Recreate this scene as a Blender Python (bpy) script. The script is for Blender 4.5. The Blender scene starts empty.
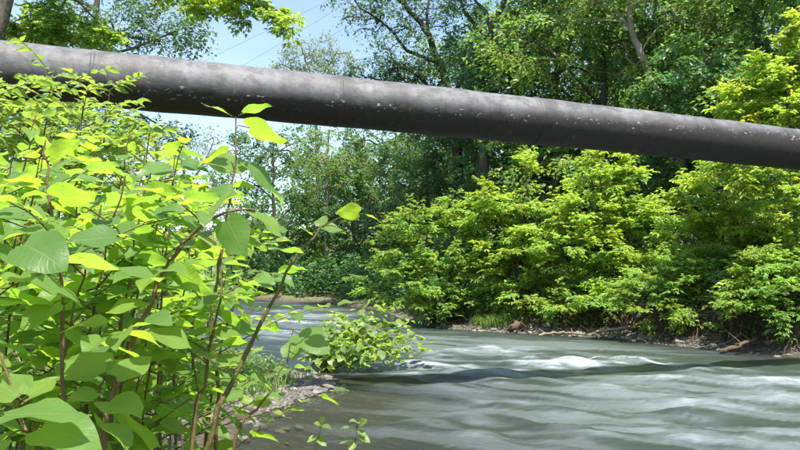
import bpy, math, random
import numpy as np
from mathutils import Vector, Matrix

# ------------------------------------------------------------------ camera, sky, sun
scene = bpy.context.scene
COL = scene.collection
F = 721.0                       # focal length in pixels of an 800 px wide picture
CAMH = 1.8                      # metres above the water
PITCH = math.atan(45 / F)
cam_data = bpy.data.cameras.new('camera')
cam = bpy.data.objects.new('camera', cam_data)
COL.objects.link(cam)
cam.location = (0, 0, CAMH)
cam.rotation_euler = (math.pi / 2 + PITCH, 0, 0)
cam_data.sensor_width = 36
cam_data.lens = 36 * F / 800
cam_data.clip_start = 0.05
cam_data.clip_end = 3000
scene.camera = cam

SUN_EL = math.radians(67)
SUN_AZ = math.atan2(0.40, -0.85)            # x, y of the sun: behind the camera and a little to the right
sun_vec = Vector((math.sin(SUN_AZ) * math.cos(SUN_EL), math.cos(SUN_AZ) * math.cos(SUN_EL), math.sin(SUN_EL)))
world = bpy.data.worlds.new('World')
scene.world = world
world.use_nodes = True
wn = world.node_tree
for n in list(wn.nodes):
    wn.nodes.remove(n)
sky = wn.nodes.new('ShaderNodeTexSky')
sky.sky_type = 'NISHITA'
sky.sun_disc = False
sky.sun_elevation = SUN_EL
sky.sun_rotation = SUN_AZ
sky.air_density = 1.0
sky.dust_density = 0.9
sky.ozone_density = 1.0
bg = wn.nodes.new('ShaderNodeBackground')
bg.inputs['Strength'].default_value = 0.125
wo = wn.nodes.new('ShaderNodeOutputWorld')
# thin high cloud veil all over the sky
wtc = wn.nodes.new('ShaderNodeTexCoord')
wmp = wn.nodes.new('ShaderNodeMapping')
wmp.inputs['Scale'].default_value = (1.2, 1.2, 4.0)
wnz = wn.nodes.new('ShaderNodeTexNoise')
wnz.inputs['Scale'].default_value = 2.2
wnz.inputs['Detail'].default_value = 6
wrp = wn.nodes.new('ShaderNodeMapRange')
wrp.inputs['From Min'].default_value = 0.3
wrp.inputs['From Max'].default_value = 0.75
wrp.inputs['To Min'].default_value = 0.0
wrp.inputs['To Max'].default_value = 0.15
wmx = wn.nodes.new('ShaderNodeMix')
wmx.data_type = 'RGBA'
wmx.inputs[7].default_value = (5.6, 6.0, 6.4, 1)
wn.links.new(wtc.outputs['Generated'], wmp.inputs[0])
wn.links.new(wmp.outputs[0], wnz.inputs['Vector'])
wn.links.new(wnz.outputs[0], wrp.inputs['Value'])
wn.links.new(wrp.outputs[0], wmx.inputs[0])
wn.links.new(sky.outputs[0], wmx.inputs[6])
wn.links.new(wmx.outputs[2], bg.inputs[0])
wn.links.new(bg.outputs[0], wo.inputs[0])
sd = bpy.data.lights.new('sun', 'SUN')
sd.energy = 5.0
sd.angle = math.radians(0.53)
sd.color = (1.0, 0.955, 0.87)
sun = bpy.data.objects.new('sun', sd)
COL.objects.link(sun)
sun.location = (0, 0, 40)
sun.rotation_euler = sun_vec.to_track_quat('Z', 'Y').to_euler()

vs = scene.view_settings
vs.view_transform = 'Standard'
vs.look = 'None'
vs.exposure = 1.25
vs.gamma = 1.0
vs.use_curve_mapping = False
scene.render.engine = 'CYCLES'
cy = scene.cycles
cy.use_denoising = True
cy.max_bounces = 8
cy.diffuse_bounces = 4
cy.glossy_bounces = 3
cy.transmission_bounces = 5
cy.transparent_max_bounces = 8
cy.sample_clamp_indirect = 6
cy.caustics_reflective = False
cy.caustics_refractive = False

# ------------------------------------------------------------------ helpers
rs = np.random.RandomState(7)
RND = random.Random(11)


def P(px, py, d):
    """world point seen at photo pixel (px, py), d metres in front of the camera"""
    cx = (px - 400) / F * d
    cyy = (225 - py) / F * d
    return np.array((cx, d * math.cos(PITCH) - cyy * math.sin(PITCH), CAMH + d * math.sin(PITCH) + cyy * math.cos(PITCH)))


def unit(a):
    a = np.asarray(a, float)
    return a / np.maximum(np.linalg.norm(a, axis=-1, keepdims=True), 1e-9)


def smooth(a, b, x):
    t = np.clip((x - a) / (b - a), 0, 1)
    return t * t * (3 - 2 * t)


def _hash(ix, iy, seed):
    h = (ix.astype(np.int64) * 374761393 + iy.astype(np.int64) * 668265263 + seed * 1442695041) & 0xFFFFFFFF
    h = ((h ^ (h >> 13)) * 1274126177) & 0xFFFFFFFF
    return ((h ^ (h >> 16)) & 0xFFFF) / 65535.0


def vnoise(x, y, seed=0):
    ix, iy = np.floor(x), np.floor(y)
    fx, fy = x - ix, y - iy
    fx = fx * fx * fx * (fx * (fx * 6 - 15) + 10)
    fy = fy * fy * fy * (fy * (fy * 6 - 15) + 10)
    a, b = _hash(ix, iy, seed), _hash(ix + 1, iy, seed)
    c, d = _hash(ix, iy + 1, seed), _hash(ix + 1, iy + 1, seed)
    return (a + (b - a) * fx) * (1 - fy) + (c + (d - c) * fx) * fy - 0.5


def fbm(x, y, seed=0, octs=4):
    s, a = 0, 1.0
    for k in range(octs):
        s = s + a * vnoise(x * 2 ** k + 17.3 * k, y * 2 ** k - 9.1 * k, seed + k)
        a *= 0.5
    return s


def make_mesh(name, V, faces, mats=(), smooth_shade=True, attrs=None, mat_idx=None):
    """faces: list of (n,k) int arrays; attrs: {name: (n_verts,) or (n_verts,4)}"""
    V = np.asarray(V, np.float32)
    me = bpy.data.meshes.new(name)
    faces = [np.asarray(f, np.int32) for f in faces if len(f)]
    loops = np.concatenate([f.ravel() for f in faces])
    tot = np.concatenate([np.full(len(f), f.shape[1], np.int32) for f in faces])
    start = np.concatenate(([0], np.cumsum(tot)[:-1])).astype(np.int32)
    me.vertices.add(len(V))
    me.vertices.foreach_set('co', V.ravel())
    me.loops.add(len(loops))
    me.loops.foreach_set('vertex_index', loops)
    me.polygons.add(len(tot))
    me.polygons.foreach_set('loop_start', start)
    me.polygons.foreach_set('loop_total', tot)
    if mat_idx is not None:
        me.polygons.foreach_set('material_index', np.asarray(mat_idx, np.int32))
    me.polygons.foreach_set('use_smooth', np.full(len(tot), smooth_shade, bool))
    for k, a in (attrs or {}).items():
        a = np.asarray(a, np.float32)
        if a.ndim == 1:
            at = me.attributes.new(k, 'FLOAT', 'POINT')
            at.data.foreach_set('value', a)
        else:
            at = me.attributes.new(k, 'FLOAT_COLOR', 'POINT')
            at.data.foreach_set('color', a.ravel())
    me.update(calc_edges=True)
    for m in mats:
        me.materials.append(m)
    return me


def obj(name, me, parent=None, loc=None):
    o = bpy.data.objects.new(name, me)
    COL.objects.link(o)
    if parent is not None:
        o.parent = parent
    if loc is not None:
        o.location = loc
    return o


def tag(o, label=None, cat=None, group=None, kind=None):
    if label:
        o['label'] = label
    if cat:
        o['category'] = cat
    if group:
        o['group'] = group
    if kind:
        o['kind'] = kind
    return o


def empty(name, loc, label, cat, group=None):
    o = bpy.data.objects.new(name, None)
    COL.objects.link(o)
    o.location = [float(v) for v in loc]
    o.empty_display_size = 0.1
    return tag(o, label, cat, group)


def copy_thing(root, loc, rotz=0, scale=1.0, label=None, group=None):
    r = root.copy()
    COL.objects.link(r)
    r.location = [float(v) for v in loc]
    r.rotation_euler = (0, 0, rotz)
    r.scale = (scale,) * 3 if not hasattr(scale, '__len__') else scale
    if label:
        r['label'] = label
    if group:
        r['group'] = group
    for ch in list(root.children):
        c = ch.copy()
        COL.objects.link(c)
        c.parent = r
    return r


class Tubes:
    def __init__(self):
        self.V, self.Q, self.n = [], [], 0

    def add(self, pts, rad, k=6, cap=False):
        pts = np.asarray(pts, float)
        m = len(pts)
        rad = np.broadcast_to(np.asarray(rad, float), (m,))
        t = unit(np.gradient(pts, axis=0))
        ref = np.array((0, 0, 1.0)) if abs(t[:, 2]).mean() < 0.8 else np.array((1.0, 0.2, 0))
        u = unit(np.cross(t, ref))
        v = np.cross(t, u)
        a = np.linspace(0, 2 * np.pi, k, endpoint=False)
        ring = pts[:, None] + rad[:, None, None] * (np.cos(a)[None, :, None] * u[:, None] + np.sin(a)[None, :, None] * v[:, None])
        self.V.append(ring.reshape(-1, 3))
        i = np.arange(m - 1)[:, None] * k + np.arange(k)[None]
        j = np.arange(m - 1)[:, None] * k + (np.arange(k)[None] + 1) % k
        q = np.stack((i, j, j + k, i + k), -1).reshape(-1, 4) + self.n
        self.Q.append(q)
        self.n += m * k

    def mesh(self, name, mat):
        return make_mesh(name, np.concatenate(self.V), [np.concatenate(self.Q)], [mat])


def spline(pts, n):
    """Catmull-Rom through pts"""
    pts = np.asarray(pts, float)
    if len(pts) == 2:
        return pts[0] + (pts[1] - pts[0]) * np.linspace(0, 1, n)[:, None]
    p = np.vstack((2 * pts[0] - pts[1], pts, 2 * pts[-1] - pts[-2]))
    s = np.linspace(0, len(pts) - 1, n)
    i = np.minimum(s.astype(int), len(pts) - 2)
    f = (s - i)[:, None]
    p0, p1, p2, p3 = p[i], p[i + 1], p[i + 2], p[i + 3]
    return 0.5 * (2 * p1 + (p2 - p0) * f + (2 * p0 - 5 * p1 + 4 * p2 - p3) * f ** 2 + (3 * p1 - p0 - 3 * p2 + p3) * f ** 3)


# ------------------------------------------------------------------ materials
class N:
    """tiny node-tree helper"""
    def __init__(self, name):
        self.m = bpy.data.materials.new(name)
        self.m.use_nodes = True
        self.t = self.m.node_tree
        for n in list(self.t.nodes):
            self.t.nodes.remove(n)
        self.out = self.t.nodes.new('ShaderNodeOutputMaterial')

    def node(self, typ, inp=None, **kw):
        n = self.t.nodes.new('ShaderNode' + typ)
        for k, v in kw.items():
            setattr(n, k, v)
        for k, v in (inp or {}).items():
            if isinstance(v, bpy.types.NodeSocket):
                self.t.links.new(v, n.inputs[k])
            else:
                n.inputs[k].default_value = v
        return n

    def mix(self, fac, a, b, blend='MIX'):
        n = self.t.nodes.new('ShaderNodeMix')
        n.data_type = 'RGBA'
        n.blend_type = blend
        for k, v in ((0, fac), (6, a), (7, b)):
            if isinstance(v, bpy.types.NodeSocket):
                self.t.links.new(v, n.inputs[k])
            else:
                n.inputs[k].default_value = v if k == 0 else (tuple(v) + (1,))[:4]
        return n.outputs[2]

    def math(self, op, a, b=0.0, c=0.0, clamp=False):
        n = self.t.nodes.new('ShaderNodeMath')
        n.operation = op
        n.use_clamp = clamp
        for k, v in enumerate((a, b, c)):
            if isinstance(v, bpy.types.NodeSocket):
                self.t.links.new(v, n.inputs[k])
            else:
                n.inputs[k].default_value = v
        return n.outputs[0]

    def ramp(self, fac, stops, interp='LINEAR'):
        n = self.t.nodes.new('ShaderNodeValToRGB')
        n.color_ramp.interpolation = interp
        el = n.color_ramp.elements
        while len(el) < len(stops):
            el.new(0.5)
        for e, (p, c) in zip(el, stops):
            e.position = p
            e.color = (tuple(c) + (1,))[:4] if hasattr(c, '__len__') else (c, c, c, 1)
        self.t.links.new(fac, n.inputs[0])
        return n.outputs[0]

    def noise(self, coord, scale, detail=4, rough=0.55):
        n = self.node('TexNoise', {'Scale': scale, 'Detail': detail, 'Roughness': rough})
        if coord is not None:
            self.t.links.new(coord, n.inputs['Vector'])
        return n.outputs[0]

    def finish(self, shader):
        self.t.links.new(shader, self.out.inputs['Surface'])
        return self.m


def leaf_material(name, base, trans, fac=0.45, rough=0.42, spec=0.4, per_object=False, veins=False):
    s = N(name)
    base_s, trans_s = base, trans
    if per_object:
        rnd = s.node('ObjectInfo').outputs['Random']
        tint = s.ramp(rnd, [(0, (0.72, 0.80, 0.85)), (0.35, (0.95, 1.0, 1.0)), (0.7, (1.08, 1.05, 0.85)), (1, (1.28, 1.15, 0.75))])
    else:
        tint = s.node('Attribute', attribute_name='tint').outputs['Color']
    b = s.mix(1.0, tint, base_s, 'MULTIPLY')
    t = s.mix(1.0, tint, trans_s, 'MULTIPLY')
    bump = None
    if veins:
        uv = s.node('UVMap', uv_map='UVMap').outputs[0]
        sep = s.node('SeparateXYZ', {0: uv})
        u, v = sep.outputs[0], sep.outputs[1]
        au = s.math('ABSOLUTE', u)
        mid = s.math('SUBTRACT', 1.0, s.math('MULTIPLY', au, 16.0), clamp=True)
        ph = s.math('SUBTRACT', s.math('MULTIPLY', v, 8.0), s.math('MULTIPLY', au, 2.0))
        fr = s.math('ABSOLUTE', s.math('SUBTRACT', s.math('FRACT', ph), 0.5))
        side = s.math('SUBTRACT', 1.0, s.math('MULTIPLY', fr, 8.0), clamp=True)
        vein = s.math('MAXIMUM', mid, s.math('MULTIPLY', side, 0.3))
        co = s.node('TexCoord').outputs['Object']
        off = s.node('VectorMath', {0: co}, operation='ADD')
        rv = s.node('CombineXYZ', {0: s.math('MULTIPLY', s.node('ObjectInfo').outputs['Random'], 37.0), 1: s.math('MULTIPLY', s.node('ObjectInfo').outputs['Random'], 11.0)})
        s.t.links.new(rv.outputs[0], off.inputs[1])
        blot = s.noise(off.outputs[0], 3.0, 3)
        spot = s.ramp(s.noise(off.outputs[0], 9.0, 3), [(0.70, 0.0), (0.74, 1.0)])
        b = s.mix(s.math('MULTIPLY', vein, 0.45), b, (0.30, 0.36, 0.14))
        t = s.mix(s.math('MULTIPLY', vein, 0.35), t, (0.25, 0.34, 0.05))
        b = s.mix(s.math('MULTIPLY', blot, 0.35), b, (0.07, 0.125, 0.03))
        b = s.mix(s.math('MULTIPLY', spot, 0.8), b, (0.16, 0.10, 0.045))
        t = s.mix(s.math('MULTIPLY', spot, 0.8), t, (0.20, 0.13, 0.03))
        hgt = s.math('ADD', s.math('MULTIPLY', vein, -0.5), s.math('MULTIPLY', blot, 0.8))
        bump = s.node('Bump', {'Strength': 0.16, 'Distance': 0.03, 'Height': hgt}).outputs[0]
    pi = {'Base Color': b, 'Roughness': rough, 'Specular IOR Level': spec}
    ti = {'Color': t}
    if bump is not None:
        pi['Normal'] = bump
        ti['Normal'] = bump
    pr = s.node('BsdfPrincipled', pi).outputs[0]
    tr = s.node('BsdfTranslucent', ti).outputs[0]
    return s.finish(s.node('MixShader', {0: fac, 1: pr, 2: tr}).outputs[0])


def bark_material(name, c0, c1, scale=6, moss=0.0):
    s = N(name)
    co = s.node('TexCoord').outputs['Object']
    mp = s.node('Mapping', {'Vector': co, 'Scale': (1, 1, 0.22)}).outputs[0]
    n1 = s.noise(mp, scale * 3, 6, 0.65)
    n2 = s.noise(co, scale * 0.4, 3)
    c = s.mix(s.ramp(n1, [(0.3, 0.0), (0.7, 1.0)]), c0, c1)
    if moss:
        c = s.mix(s.math('MULTIPLY', s.ramp(n2, [(0.45, 0.0), (0.65, 1.0)]), moss), c, (0.06, 0.085, 0.025))
    bp = s.node('Bump', {'Strength': 0.7, 'Distance': 0.03, 'Height': n1}).outputs[0]
    return s.finish(s.node('BsdfPrincipled', {'Base Color': c, 'Roughness': 0.85, 'Specular IOR Level': 0.2, 'Normal': bp}).outputs[0])


M = {}
M['knot_leaf'] = leaf_material('knotweed_leaf', (0.14, 0.24, 0.065), (0.39, 0.62, 0.055), 0.54, 0.45, 0.38, per_object=True, veins=True)
M['bush_leaf'] = leaf_material('bush_leaf', (0.17, 0.25, 0.085), (0.42, 0.58, 0.09), 0.45, 0.42, 0.45, per_object=True, veins=True)
M['bright'] = leaf_material('bright_foliage', (0.22, 0.325, 0.08), (0.54, 0.71, 0.075), 0.55, 0.42, 0.45)
M['fresh'] = leaf_material('fresh_foliage', (0.18, 0.285, 0.075), (0.44, 0.64, 0.08), 0.54, 0.42, 0.45)
M['mid'] = leaf_material('mid_foliage', (0.135, 0.225, 0.07), (0.33, 0.50, 0.08), 0.5, 0.4, 0.5)
M['dark'] = leaf_material('dark_foliage', (0.085, 0.175, 0.07), (0.19, 0.38, 0.09), 0.47, 0.4, 0.5)
M['deep'] = leaf_material('shade_foliage', (0.085, 0.16, 0.06), (0.19, 0.34, 0.08), 0.47, 0.4, 0.5)  # darker green painting in the shade on the low trees
M['airy'] = leaf_material('airy_foliage', (0.085, 0.16, 0.075), (0.18, 0.33, 0.11), 0.45)
M['pale'] = leaf_material('pale_foliage', (0.20, 0.26, 0.14), (0.30, 0.38, 0.16), 0.45)
M['bark'] = bark_material('grey_bark', (0.05, 0.042, 0.036), (0.17, 0.15, 0.13), 5, 0.4)
M['bark_dark'] = bark_material('dark_bark', (0.028, 0.022, 0.018), (0.09, 0.075, 0.062), 5, 0.4)
M['bark_pale'] = bark_material('pale_bark', (0.16, 0.14, 0.115), (0.34, 0.30, 0.25), 5, 0.15)
M['stem'] = bark_material('reddish_stem', (0.095, 0.06, 0.03), (0.20, 0.145, 0.065), 20)
M['stem_green'] = bark_material('greenish_stem', (0.065, 0.055, 0.022), (0.165, 0.14, 0.05), 20)
M['cane'] = bark_material('dry_cane', (0.30, 0.22, 0.14), (0.52, 0.43, 0.31), 12)
M['wood'] = bark_material('driftwood', (0.12, 0.09, 0.06), (0.32, 0.26, 0.19), 7)
M['root'] = bark_material('root_bark', (0.05, 0.035, 0.022), (0.15, 0.11, 0.07), 8)


def stone_material():
    s = N('river_stone')
    co = s.node('TexCoord').outputs['Object']
    rnd = s.node('ObjectInfo').outputs['Random']
    base = s.ramp(rnd, [(0, (0.09, 0.08, 0.066)), (0.3, (0.16, 0.146, 0.12)), (0.6, (0.28, 0.257, 0.22)), (1, (0.15, 0.142, 0.13))])
    n = s.noise(co, 9, 5, 0.6)
    c = s.mix(s.math('MULTIPLY', n, 0.7), base, (0.11, 0.095, 0.07))
    bp = s.node('Bump', {'Strength': 0.5, 'Distance': 0.02, 'Height': n}).outputs[0]
    return s.finish(s.node('BsdfPrincipled', {'Base Color': c, 'Roughness': 0.75, 'Normal': bp}).outputs[0])


M['stone'] = stone_material()

# ------------------------------------------------------------------ terrain and river
FAR = np.array([(60, -40), (34, -14), (20, 1), (12.3, 9.4), (8.27, 14.9), (6.9, 16.7), (5.5, 19.2), (3.0, 20.9), (1.3, 22.4), (0.25, 25.5), (-0.6, 31), (-3.6, 38.5),
                (-8, 43), (-16, 45), (-40, 47), (-90, 52)], float)
NEAR = np.array([(52, -58), (22, -18), (9, -2.5), (4, 2.6), (0.8, 4.6), (-1.2, 6.2), (-1.75, 7.6), (-1.75, 9.2), (-1.35, 10.2), (-0.95, 11.2), (-1.2, 12.3), (-2.0, 13.2),
                 (-3.6, 15.0), (-6.5, 20), (-10, 27), (-16, 33), (-40, 36), (-90, 40)], float)
RIVER = np.vstack((NEAR, FAR[::-1]))


def seg_dist(X, Y, poly):
    d = np.full(X.shape, 1e9)
    for (ax, ay), (bx, by) in zip(poly[:-1], poly[1:]):
        vx, vy = bx - ax, by - ay
        t = np.clip(((X - ax) * vx + (Y - ay) * vy) / (vx * vx + vy * vy), 0, 1)
        d = np.minimum(d, np.hypot(X - ax - t * vx, Y - ay - t * vy))
    return d


def in_poly(X, Y, poly):
    c = np.zeros(X.shape, bool)
    q = np.roll(poly, 1, 0)
    for (x1, y1), (x0, y0) in zip(poly, q):
        with np.errstate(divide='ignore', invalid='ignore'):
            c ^= ((y1 > Y) != (y0 > Y)) & (X < (x0 - x1) * (Y - y1) / (y0 - y1 + 1e-12) + x1)
    return c


def height(X, Y):
    X, Y = np.asarray(X, float), np.asarray(Y, float)
    df, dn = seg_dist(X, Y, FAR), seg_dist(X, Y, NEAR)
    inside = in_poly(X, Y, RIVER)
    wob = fbm(X * 0.9, Y * 0.9, 3, 3)
    fine = fbm(X * 3.1, Y * 3.1, 5, 3)
    H = np.interp(X, [-40, -8, -1, 2.9, 4.4, 6.9, 8.5, 12, 30], [0.7, 0.5, 0.25, 0.3, 0.65, 0.85, 1.05, 1.1, 1.1])
    d2 = df + 0.5 * wob
    far = 0.10 * smooth(0, 0.5, df) + H * smooth(0.55, 1.15, d2) + 0.055 * np.maximum(df - 1.2, 0) + 0.15 * wob * smooth(0.4, 1.5, df) + 0.05 * fine * smooth(0.05, 0.4, df)
    clod = fbm(X * 5.3, Y * 5.3, 8, 3)
    far = far + 0.30 * (clod + 0.5 * wob) * smooth(0.5, 0.85, d2) * (1 - smooth(1.1, 2.0, d2)) * np.minimum(H, 1)
    far = far + 2.5 * smooth(25, 70, df)
    bar = np.exp(-(((X + 2.2) / 1.6) ** 2 + ((Y - 11) / 1.8) ** 2))
    near = (0.06 * smooth(0, 0.4, dn) + 0.34 * smooth(0.3, 2.0, dn) + 0.35 * smooth(1.5, 5, dn)) * (1 - 0.65 * bar) + 0.10 * wob * smooth(0.4, 2, dn) + 0.03 * fine * smooth(0, 0.3, dn)
    land = np.where(df < dn, far, near)
    bed = -np.minimum(0.7, 0.03 + 0.16 * dn + 0.0 * df)
    bed = np.maximum(bed, -np.minimum(0.7, 0.03 + 0.5 * df)) + 0.05 * wob * smooth(0.2, 1, np.minimum(df, dn))
    return np.where(inside, bed, land)


def h1(x, y):
    return float(height(np.array([x]), np.array([y]))[0])


def stretched(lo, hi, step, far_lo, far_hi, n=22):
    core = np.arange(lo, hi + step / 2, step)
    g = np.linspace(0, 1, n + 1)[1:] ** 2.2
    return np.concatenate(((lo - g * (lo - far_lo))[::-1], core, hi + g * (far_hi - hi)))


xs = stretched(-10, 14, 0.11, -420, 420, 34)
ys = stretched(5, 26, 0.11, -300, 800, 34)
GX, GY = np.meshgrid(xs, ys)
GZ = height(GX, GY)
nx, ny = len(xs), len(ys)
idx = np.arange(nx * ny).reshape(ny, nx)
quads = np.stack((idx[:-1, :-1], idx[:-1, 1:], idx[1:, 1:], idx[1:, :-1]), -1).reshape(-1, 4)
df_all = seg_dist(GX, GY, FAR).ravel()
dn_all = seg_dist(GX, GY, NEAR).ravel()

s = N('riverbank_ground')
geo = s.node('NewGeometry')
pos = geo.outputs['Position']
nz = s.node('SeparateXYZ', {0: geo.outputs['Normal']}).outputs[2]
n1 = s.noise(pos, 1.3, 5, 0.6)
n2 = s.noise(pos, 9.0, 6, 0.65)
n3 = s.noise(pos, 0.25, 3)
soil = s.mix(n2, (0.022, 0.015, 0.010), (0.085, 0.06, 0.038))
litter = s.mix(s.ramp(n2, [(0.42, 0.0), (0.62, 1.0)]), (0.07, 0.055, 0.03), (0.27, 0.21, 0.13))
grass = s.mix(n2, (0.05, 0.085, 0.02), (0.13, 0.17, 0.045))
green = s.mix(s.ramp(n1, [(0.42, 0.0), (0.58, 1.0)]), litter, grass)
c = s.mix(s.ramp(nz, [(0.84, 0.0), (0.97, 1.0)]), soil, green)
hz = s.node('SeparateXYZ', {0: pos}).outputs[2]
vor = s.node('TexVoronoi', {'Vector': pos, 'Scale': 9.0})
peb = s.mix(s.node('SeparateXYZ', {0: vor.outputs['Color']}).outputs[0], (0.09, 0.08, 0.065), (0.27, 0.245, 0.20))
peb = s.mix(s.ramp(vor.outputs['Distance'], [(0.25, 0.0), (0.6, 0.8)]), peb, (0.05, 0.04, 0.03))
low = s.ramp(s.math('ADD', hz, s.math('MULTIPLY', n1, 0.15)), [(0.20, 1.0), (0.30, 0.0)])
c = s.mix(low, c, peb)
wet = s.ramp(s.math('ADD', hz, 0.5), [(0.53, 0.75), (0.62, 0.0)])
c = s.mix(wet, c, (0.060, 0.050, 0.032))
hsum = s.math('ADD', n2, s.math('MULTIPLY', s.math('MULTIPLY', vor.outputs['Distance'], -0.8), low))
bp = s.node('Bump', {'Strength': 0.9, 'Distance': 0.06, 'Height': hsum}).outputs[0]
M['ground'] = s.finish(s.node('BsdfPrincipled', {'Base Color': c, 'Roughness': 0.9, 'Specular IOR Level': 0.2, 'Normal': bp}).outputs[0])
ground = obj('ground', make_mesh('ground', np.stack((GX.ravel(), GY.ravel(), GZ.ravel()), -1), [quads], [M['ground']]))
tag(ground, 'riverbank ground of brown soil, litter, pebbles and grass on both sides', 'ground', kind='structure')

# water -----------------------------------------------------------------
FLOW = unit(np.array((0.90, -0.43)))
CROSS = np.array((-FLOW[1], FLOW[0]))
# standing waves: photo pixel on the water, length across the picture (m), height, foam
WAVES = [(428, 364, 1.5, 0.10, 0.8), (520, 361, 0.8, 0.07, 0.55), (548, 363, 0.6, 0.07, 0.8), (578, 362, 0.8, 0.10, 0.95), (600, 360, 0.7, 0.09, 0.85), (632, 359, 1.1, 0.09, 0.8), (690, 366, 1.6, 0.07, 0.4), (770, 381, 1.6, 0.09, 0.5), (740, 374, 1.0, 0.06, 0.4),
         (470, 398, 1.2, 0.06, 0.55), (520, 404, 0.9, 0.05, 0.45), (610, 388, 1.3, 0.06, 0.5), (680, 397, 1.4, 0.07, 0.55), (455, 385, 1.0, 0.05, 0.45), (730, 405, 1.3, 0.07, 0.5),
         (790, 400, 1.0, 0.07, 0.5), (640, 412, 1.1, 0.05, 0.35), (560, 422, 0.9, 0.05, 0.3), (700, 428, 1.1, 0.05, 0.4), (770, 436, 1.0, 0.05, 0.4), (430, 352, 1.1, 0.05, 0.35), (300, 322, 2.5, 0.08, 0.8),
         (280, 331, 2.0, 0.06, 0.6), (330, 315, 2.6, 0.06, 0.7), (300, 310, 3.0, 0.05, 0.6), (270, 316, 3.0, 0.05, 0.7), (385, 385, 0.5, 0.04, 0.7), (500, 372, 1.1, 0.05, 0.3), (660, 377, 1.4, 0.06, 0.4)]


for k in range(70):                                 # many small crests spread over the rapids
    y_ = RND.uniform(347, 448) if k < 56 else RND.uniform(306, 340)
    x_ = RND.uniform(400, 830) if k < 56 else RND.uniform(255, 400)
    WAVES.append((x_, y_, RND.uniform(0.35, 1.0), RND.uniform(0.025, 0.05), RND.uniform(0.25, 0.6)))


def water_height(X, Y):
    a = X * FLOW[0] + Y * FLOW[1]
    b = X * CROSS[0] + Y * CROSS[1]
    wx = a + 0.9 * fbm(a * 0.35, b * 0.6, 31, 2)
    wy = b + 0.5 * fbm(a * 0.4, b * 0.7, 37, 2)
    patch0 = fbm(X * 0.3, Y * 0.4, 71, 3)
    z = 0.055 * fbm(wx * 0.7, wy * 1.4, 41, 3) + 0.038 * fbm(wx * 1.6, wy * 3.2, 47, 4) * (0.5 + 1.4 * np.clip(patch0 + 0.4, 0, 1))
    streak = fbm(wx * 0.45, wy * 3.6, 53, 4)
    patch = fbm(X * 0.22, Y * 0.35, 59, 3)
    foam = np.clip((streak - 0.0 + 0.6 * patch) * 0.6, 0, 0.14)
    for px, py, L, hgt, fo in WAVES:
        d = CAMH * F / (py - 270)
        x0, y0 = (px - 400) / F * d, d
        dx, dy = X - x0, Y - y0
        wob = 0.34 * vnoise(dx * 2.6 + px, dy * 0 + py, 61) + 0.14 * vnoise(dx * 6.0 + px, dy * 2 + py, 63)
        dyw = dy + wob + 0.12 * dx
        wid = 0.16 + 0.012 * d
        g = np.exp(-(dx / (0.5 * L)) ** 2)
        z = z + hgt * g * (np.exp(-(dyw / wid) ** 2) - 0.45 * np.exp(-((dyw - 2.0 * wid) / (1.4 * wid)) ** 2))
        br = 0.15 + 1.7 * (fbm(dx * 2.6 + px, dyw * 7, 67, 4) + 0.22)
        foam = foam + (1.0 if py < 385 else 0.32) * fo ** 1.7 * g * np.exp(-((dyw + 0.4 * wid) / (1.25 * wid)) ** 2) * np.clip(br, 0, 1.3)
    return z, np.clip(foam, 0, 1)


wxs = stretched(-9, 16, 0.085, -95, 70, 40)
wys = np.concatenate((np.linspace(-60, 4, 40)[:-1], np.arange(4, 20, 0.07), np.arange(20, 48, 0.16), np.linspace(48, 60, 8)[1:]))
WX, WY = np.meshgrid(wxs, wys)
WZ, WF = water_height(WX, WY)
wdn, wdf = seg_dist(WX, WY, NEAR), seg_dist(WX, WY, FAR)
win = in_poly(WX, WY, RIVER)
calm = smooth(0.0, 0.9, np.minimum(wdn, wdf * 0.8))
WZ = WZ * (0.15 + 0.85 * calm)
WF = WF * (0.1 + 0.9 * smooth(0.3, 2.2, wdf)) * (0.25 + 0.75 * smooth(0.2, 1.6, wdn))
shal = (1 - smooth(0.2, 4.6, wdn)) * np.where(WY < 12.5, 1, 0.3) * (1 - 0.6 * smooth(0, 4, WX))
shal = np.maximum(shal, 0.55 * (1 - smooth(0.1, 1.2, wdf)))
keep = win | (np.minimum(wdn, wdf) < 0.8)
nxw, nyw = len(wxs), len(wys)
idx = np.arange(nxw * nyw).reshape(nyw, nxw)
q = np.stack((idx[:-1, :-1], idx[:-1, 1:], idx[1:, 1:], idx[1:, :-1]), -1).reshape(-1, 4)
q = q[keep.ravel()[q].any(1)]
used = np.unique(q)
remap = np.zeros(nxw * nyw, np.int64)
remap[used] = np.arange(len(used))
s = N('river_water')
foam = s.node('Attribute', attribute_name='foam').outputs['Fac']
shallow = s.node('Attribute', attribute_name='shallow').outputs['Fac']
pos = s.node('NewGeometry').outputs['Position']
ang = math.atan2(FLOW[1], FLOW[0])
rot = s.node('Mapping', {'Vector': pos, 'Rotation': (0, 0, -ang)}).outputs[0]
mp = s.node('Mapping', {'Vector': rot, 'Scale': (0.8, 2.6, 1)}).outputs[0]
st1 = s.noise(mp, 1.6, 5, 0.6)
st2 = s.noise(s.node('Mapping', {'Vector': rot, 'Scale': (1.2, 5, 1)}).outputs[0], 4.0, 4, 0.6)
murk = s.mix(st1, (0.024, 0.034, 0.029), (0.046, 0.059, 0.054))
fo = s.math('MULTIPLY', foam, s.math('ADD', 0.55, s.math('MULTIPLY', st2, 0.9)), clamp=True)
c = s.mix(fo, murk, (0.46, 0.52, 0.56))
rough = s.math('ADD', 0.3, s.math('MULTIPLY', fo, 0.45))
bp = s.node('Bump', {'Strength': 0.6, 'Distance': 0.06, 'Height': s.math('ADD', st1, s.math('MULTIPLY', st2, 0.35))}).outputs[0]
pr = s.node('BsdfPrincipled', {'Base Color': c, 'Roughness': rough, 'IOR': 1.333, 'Specular IOR Level': 0.8, 'Normal': bp}).outputs[0]
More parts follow.
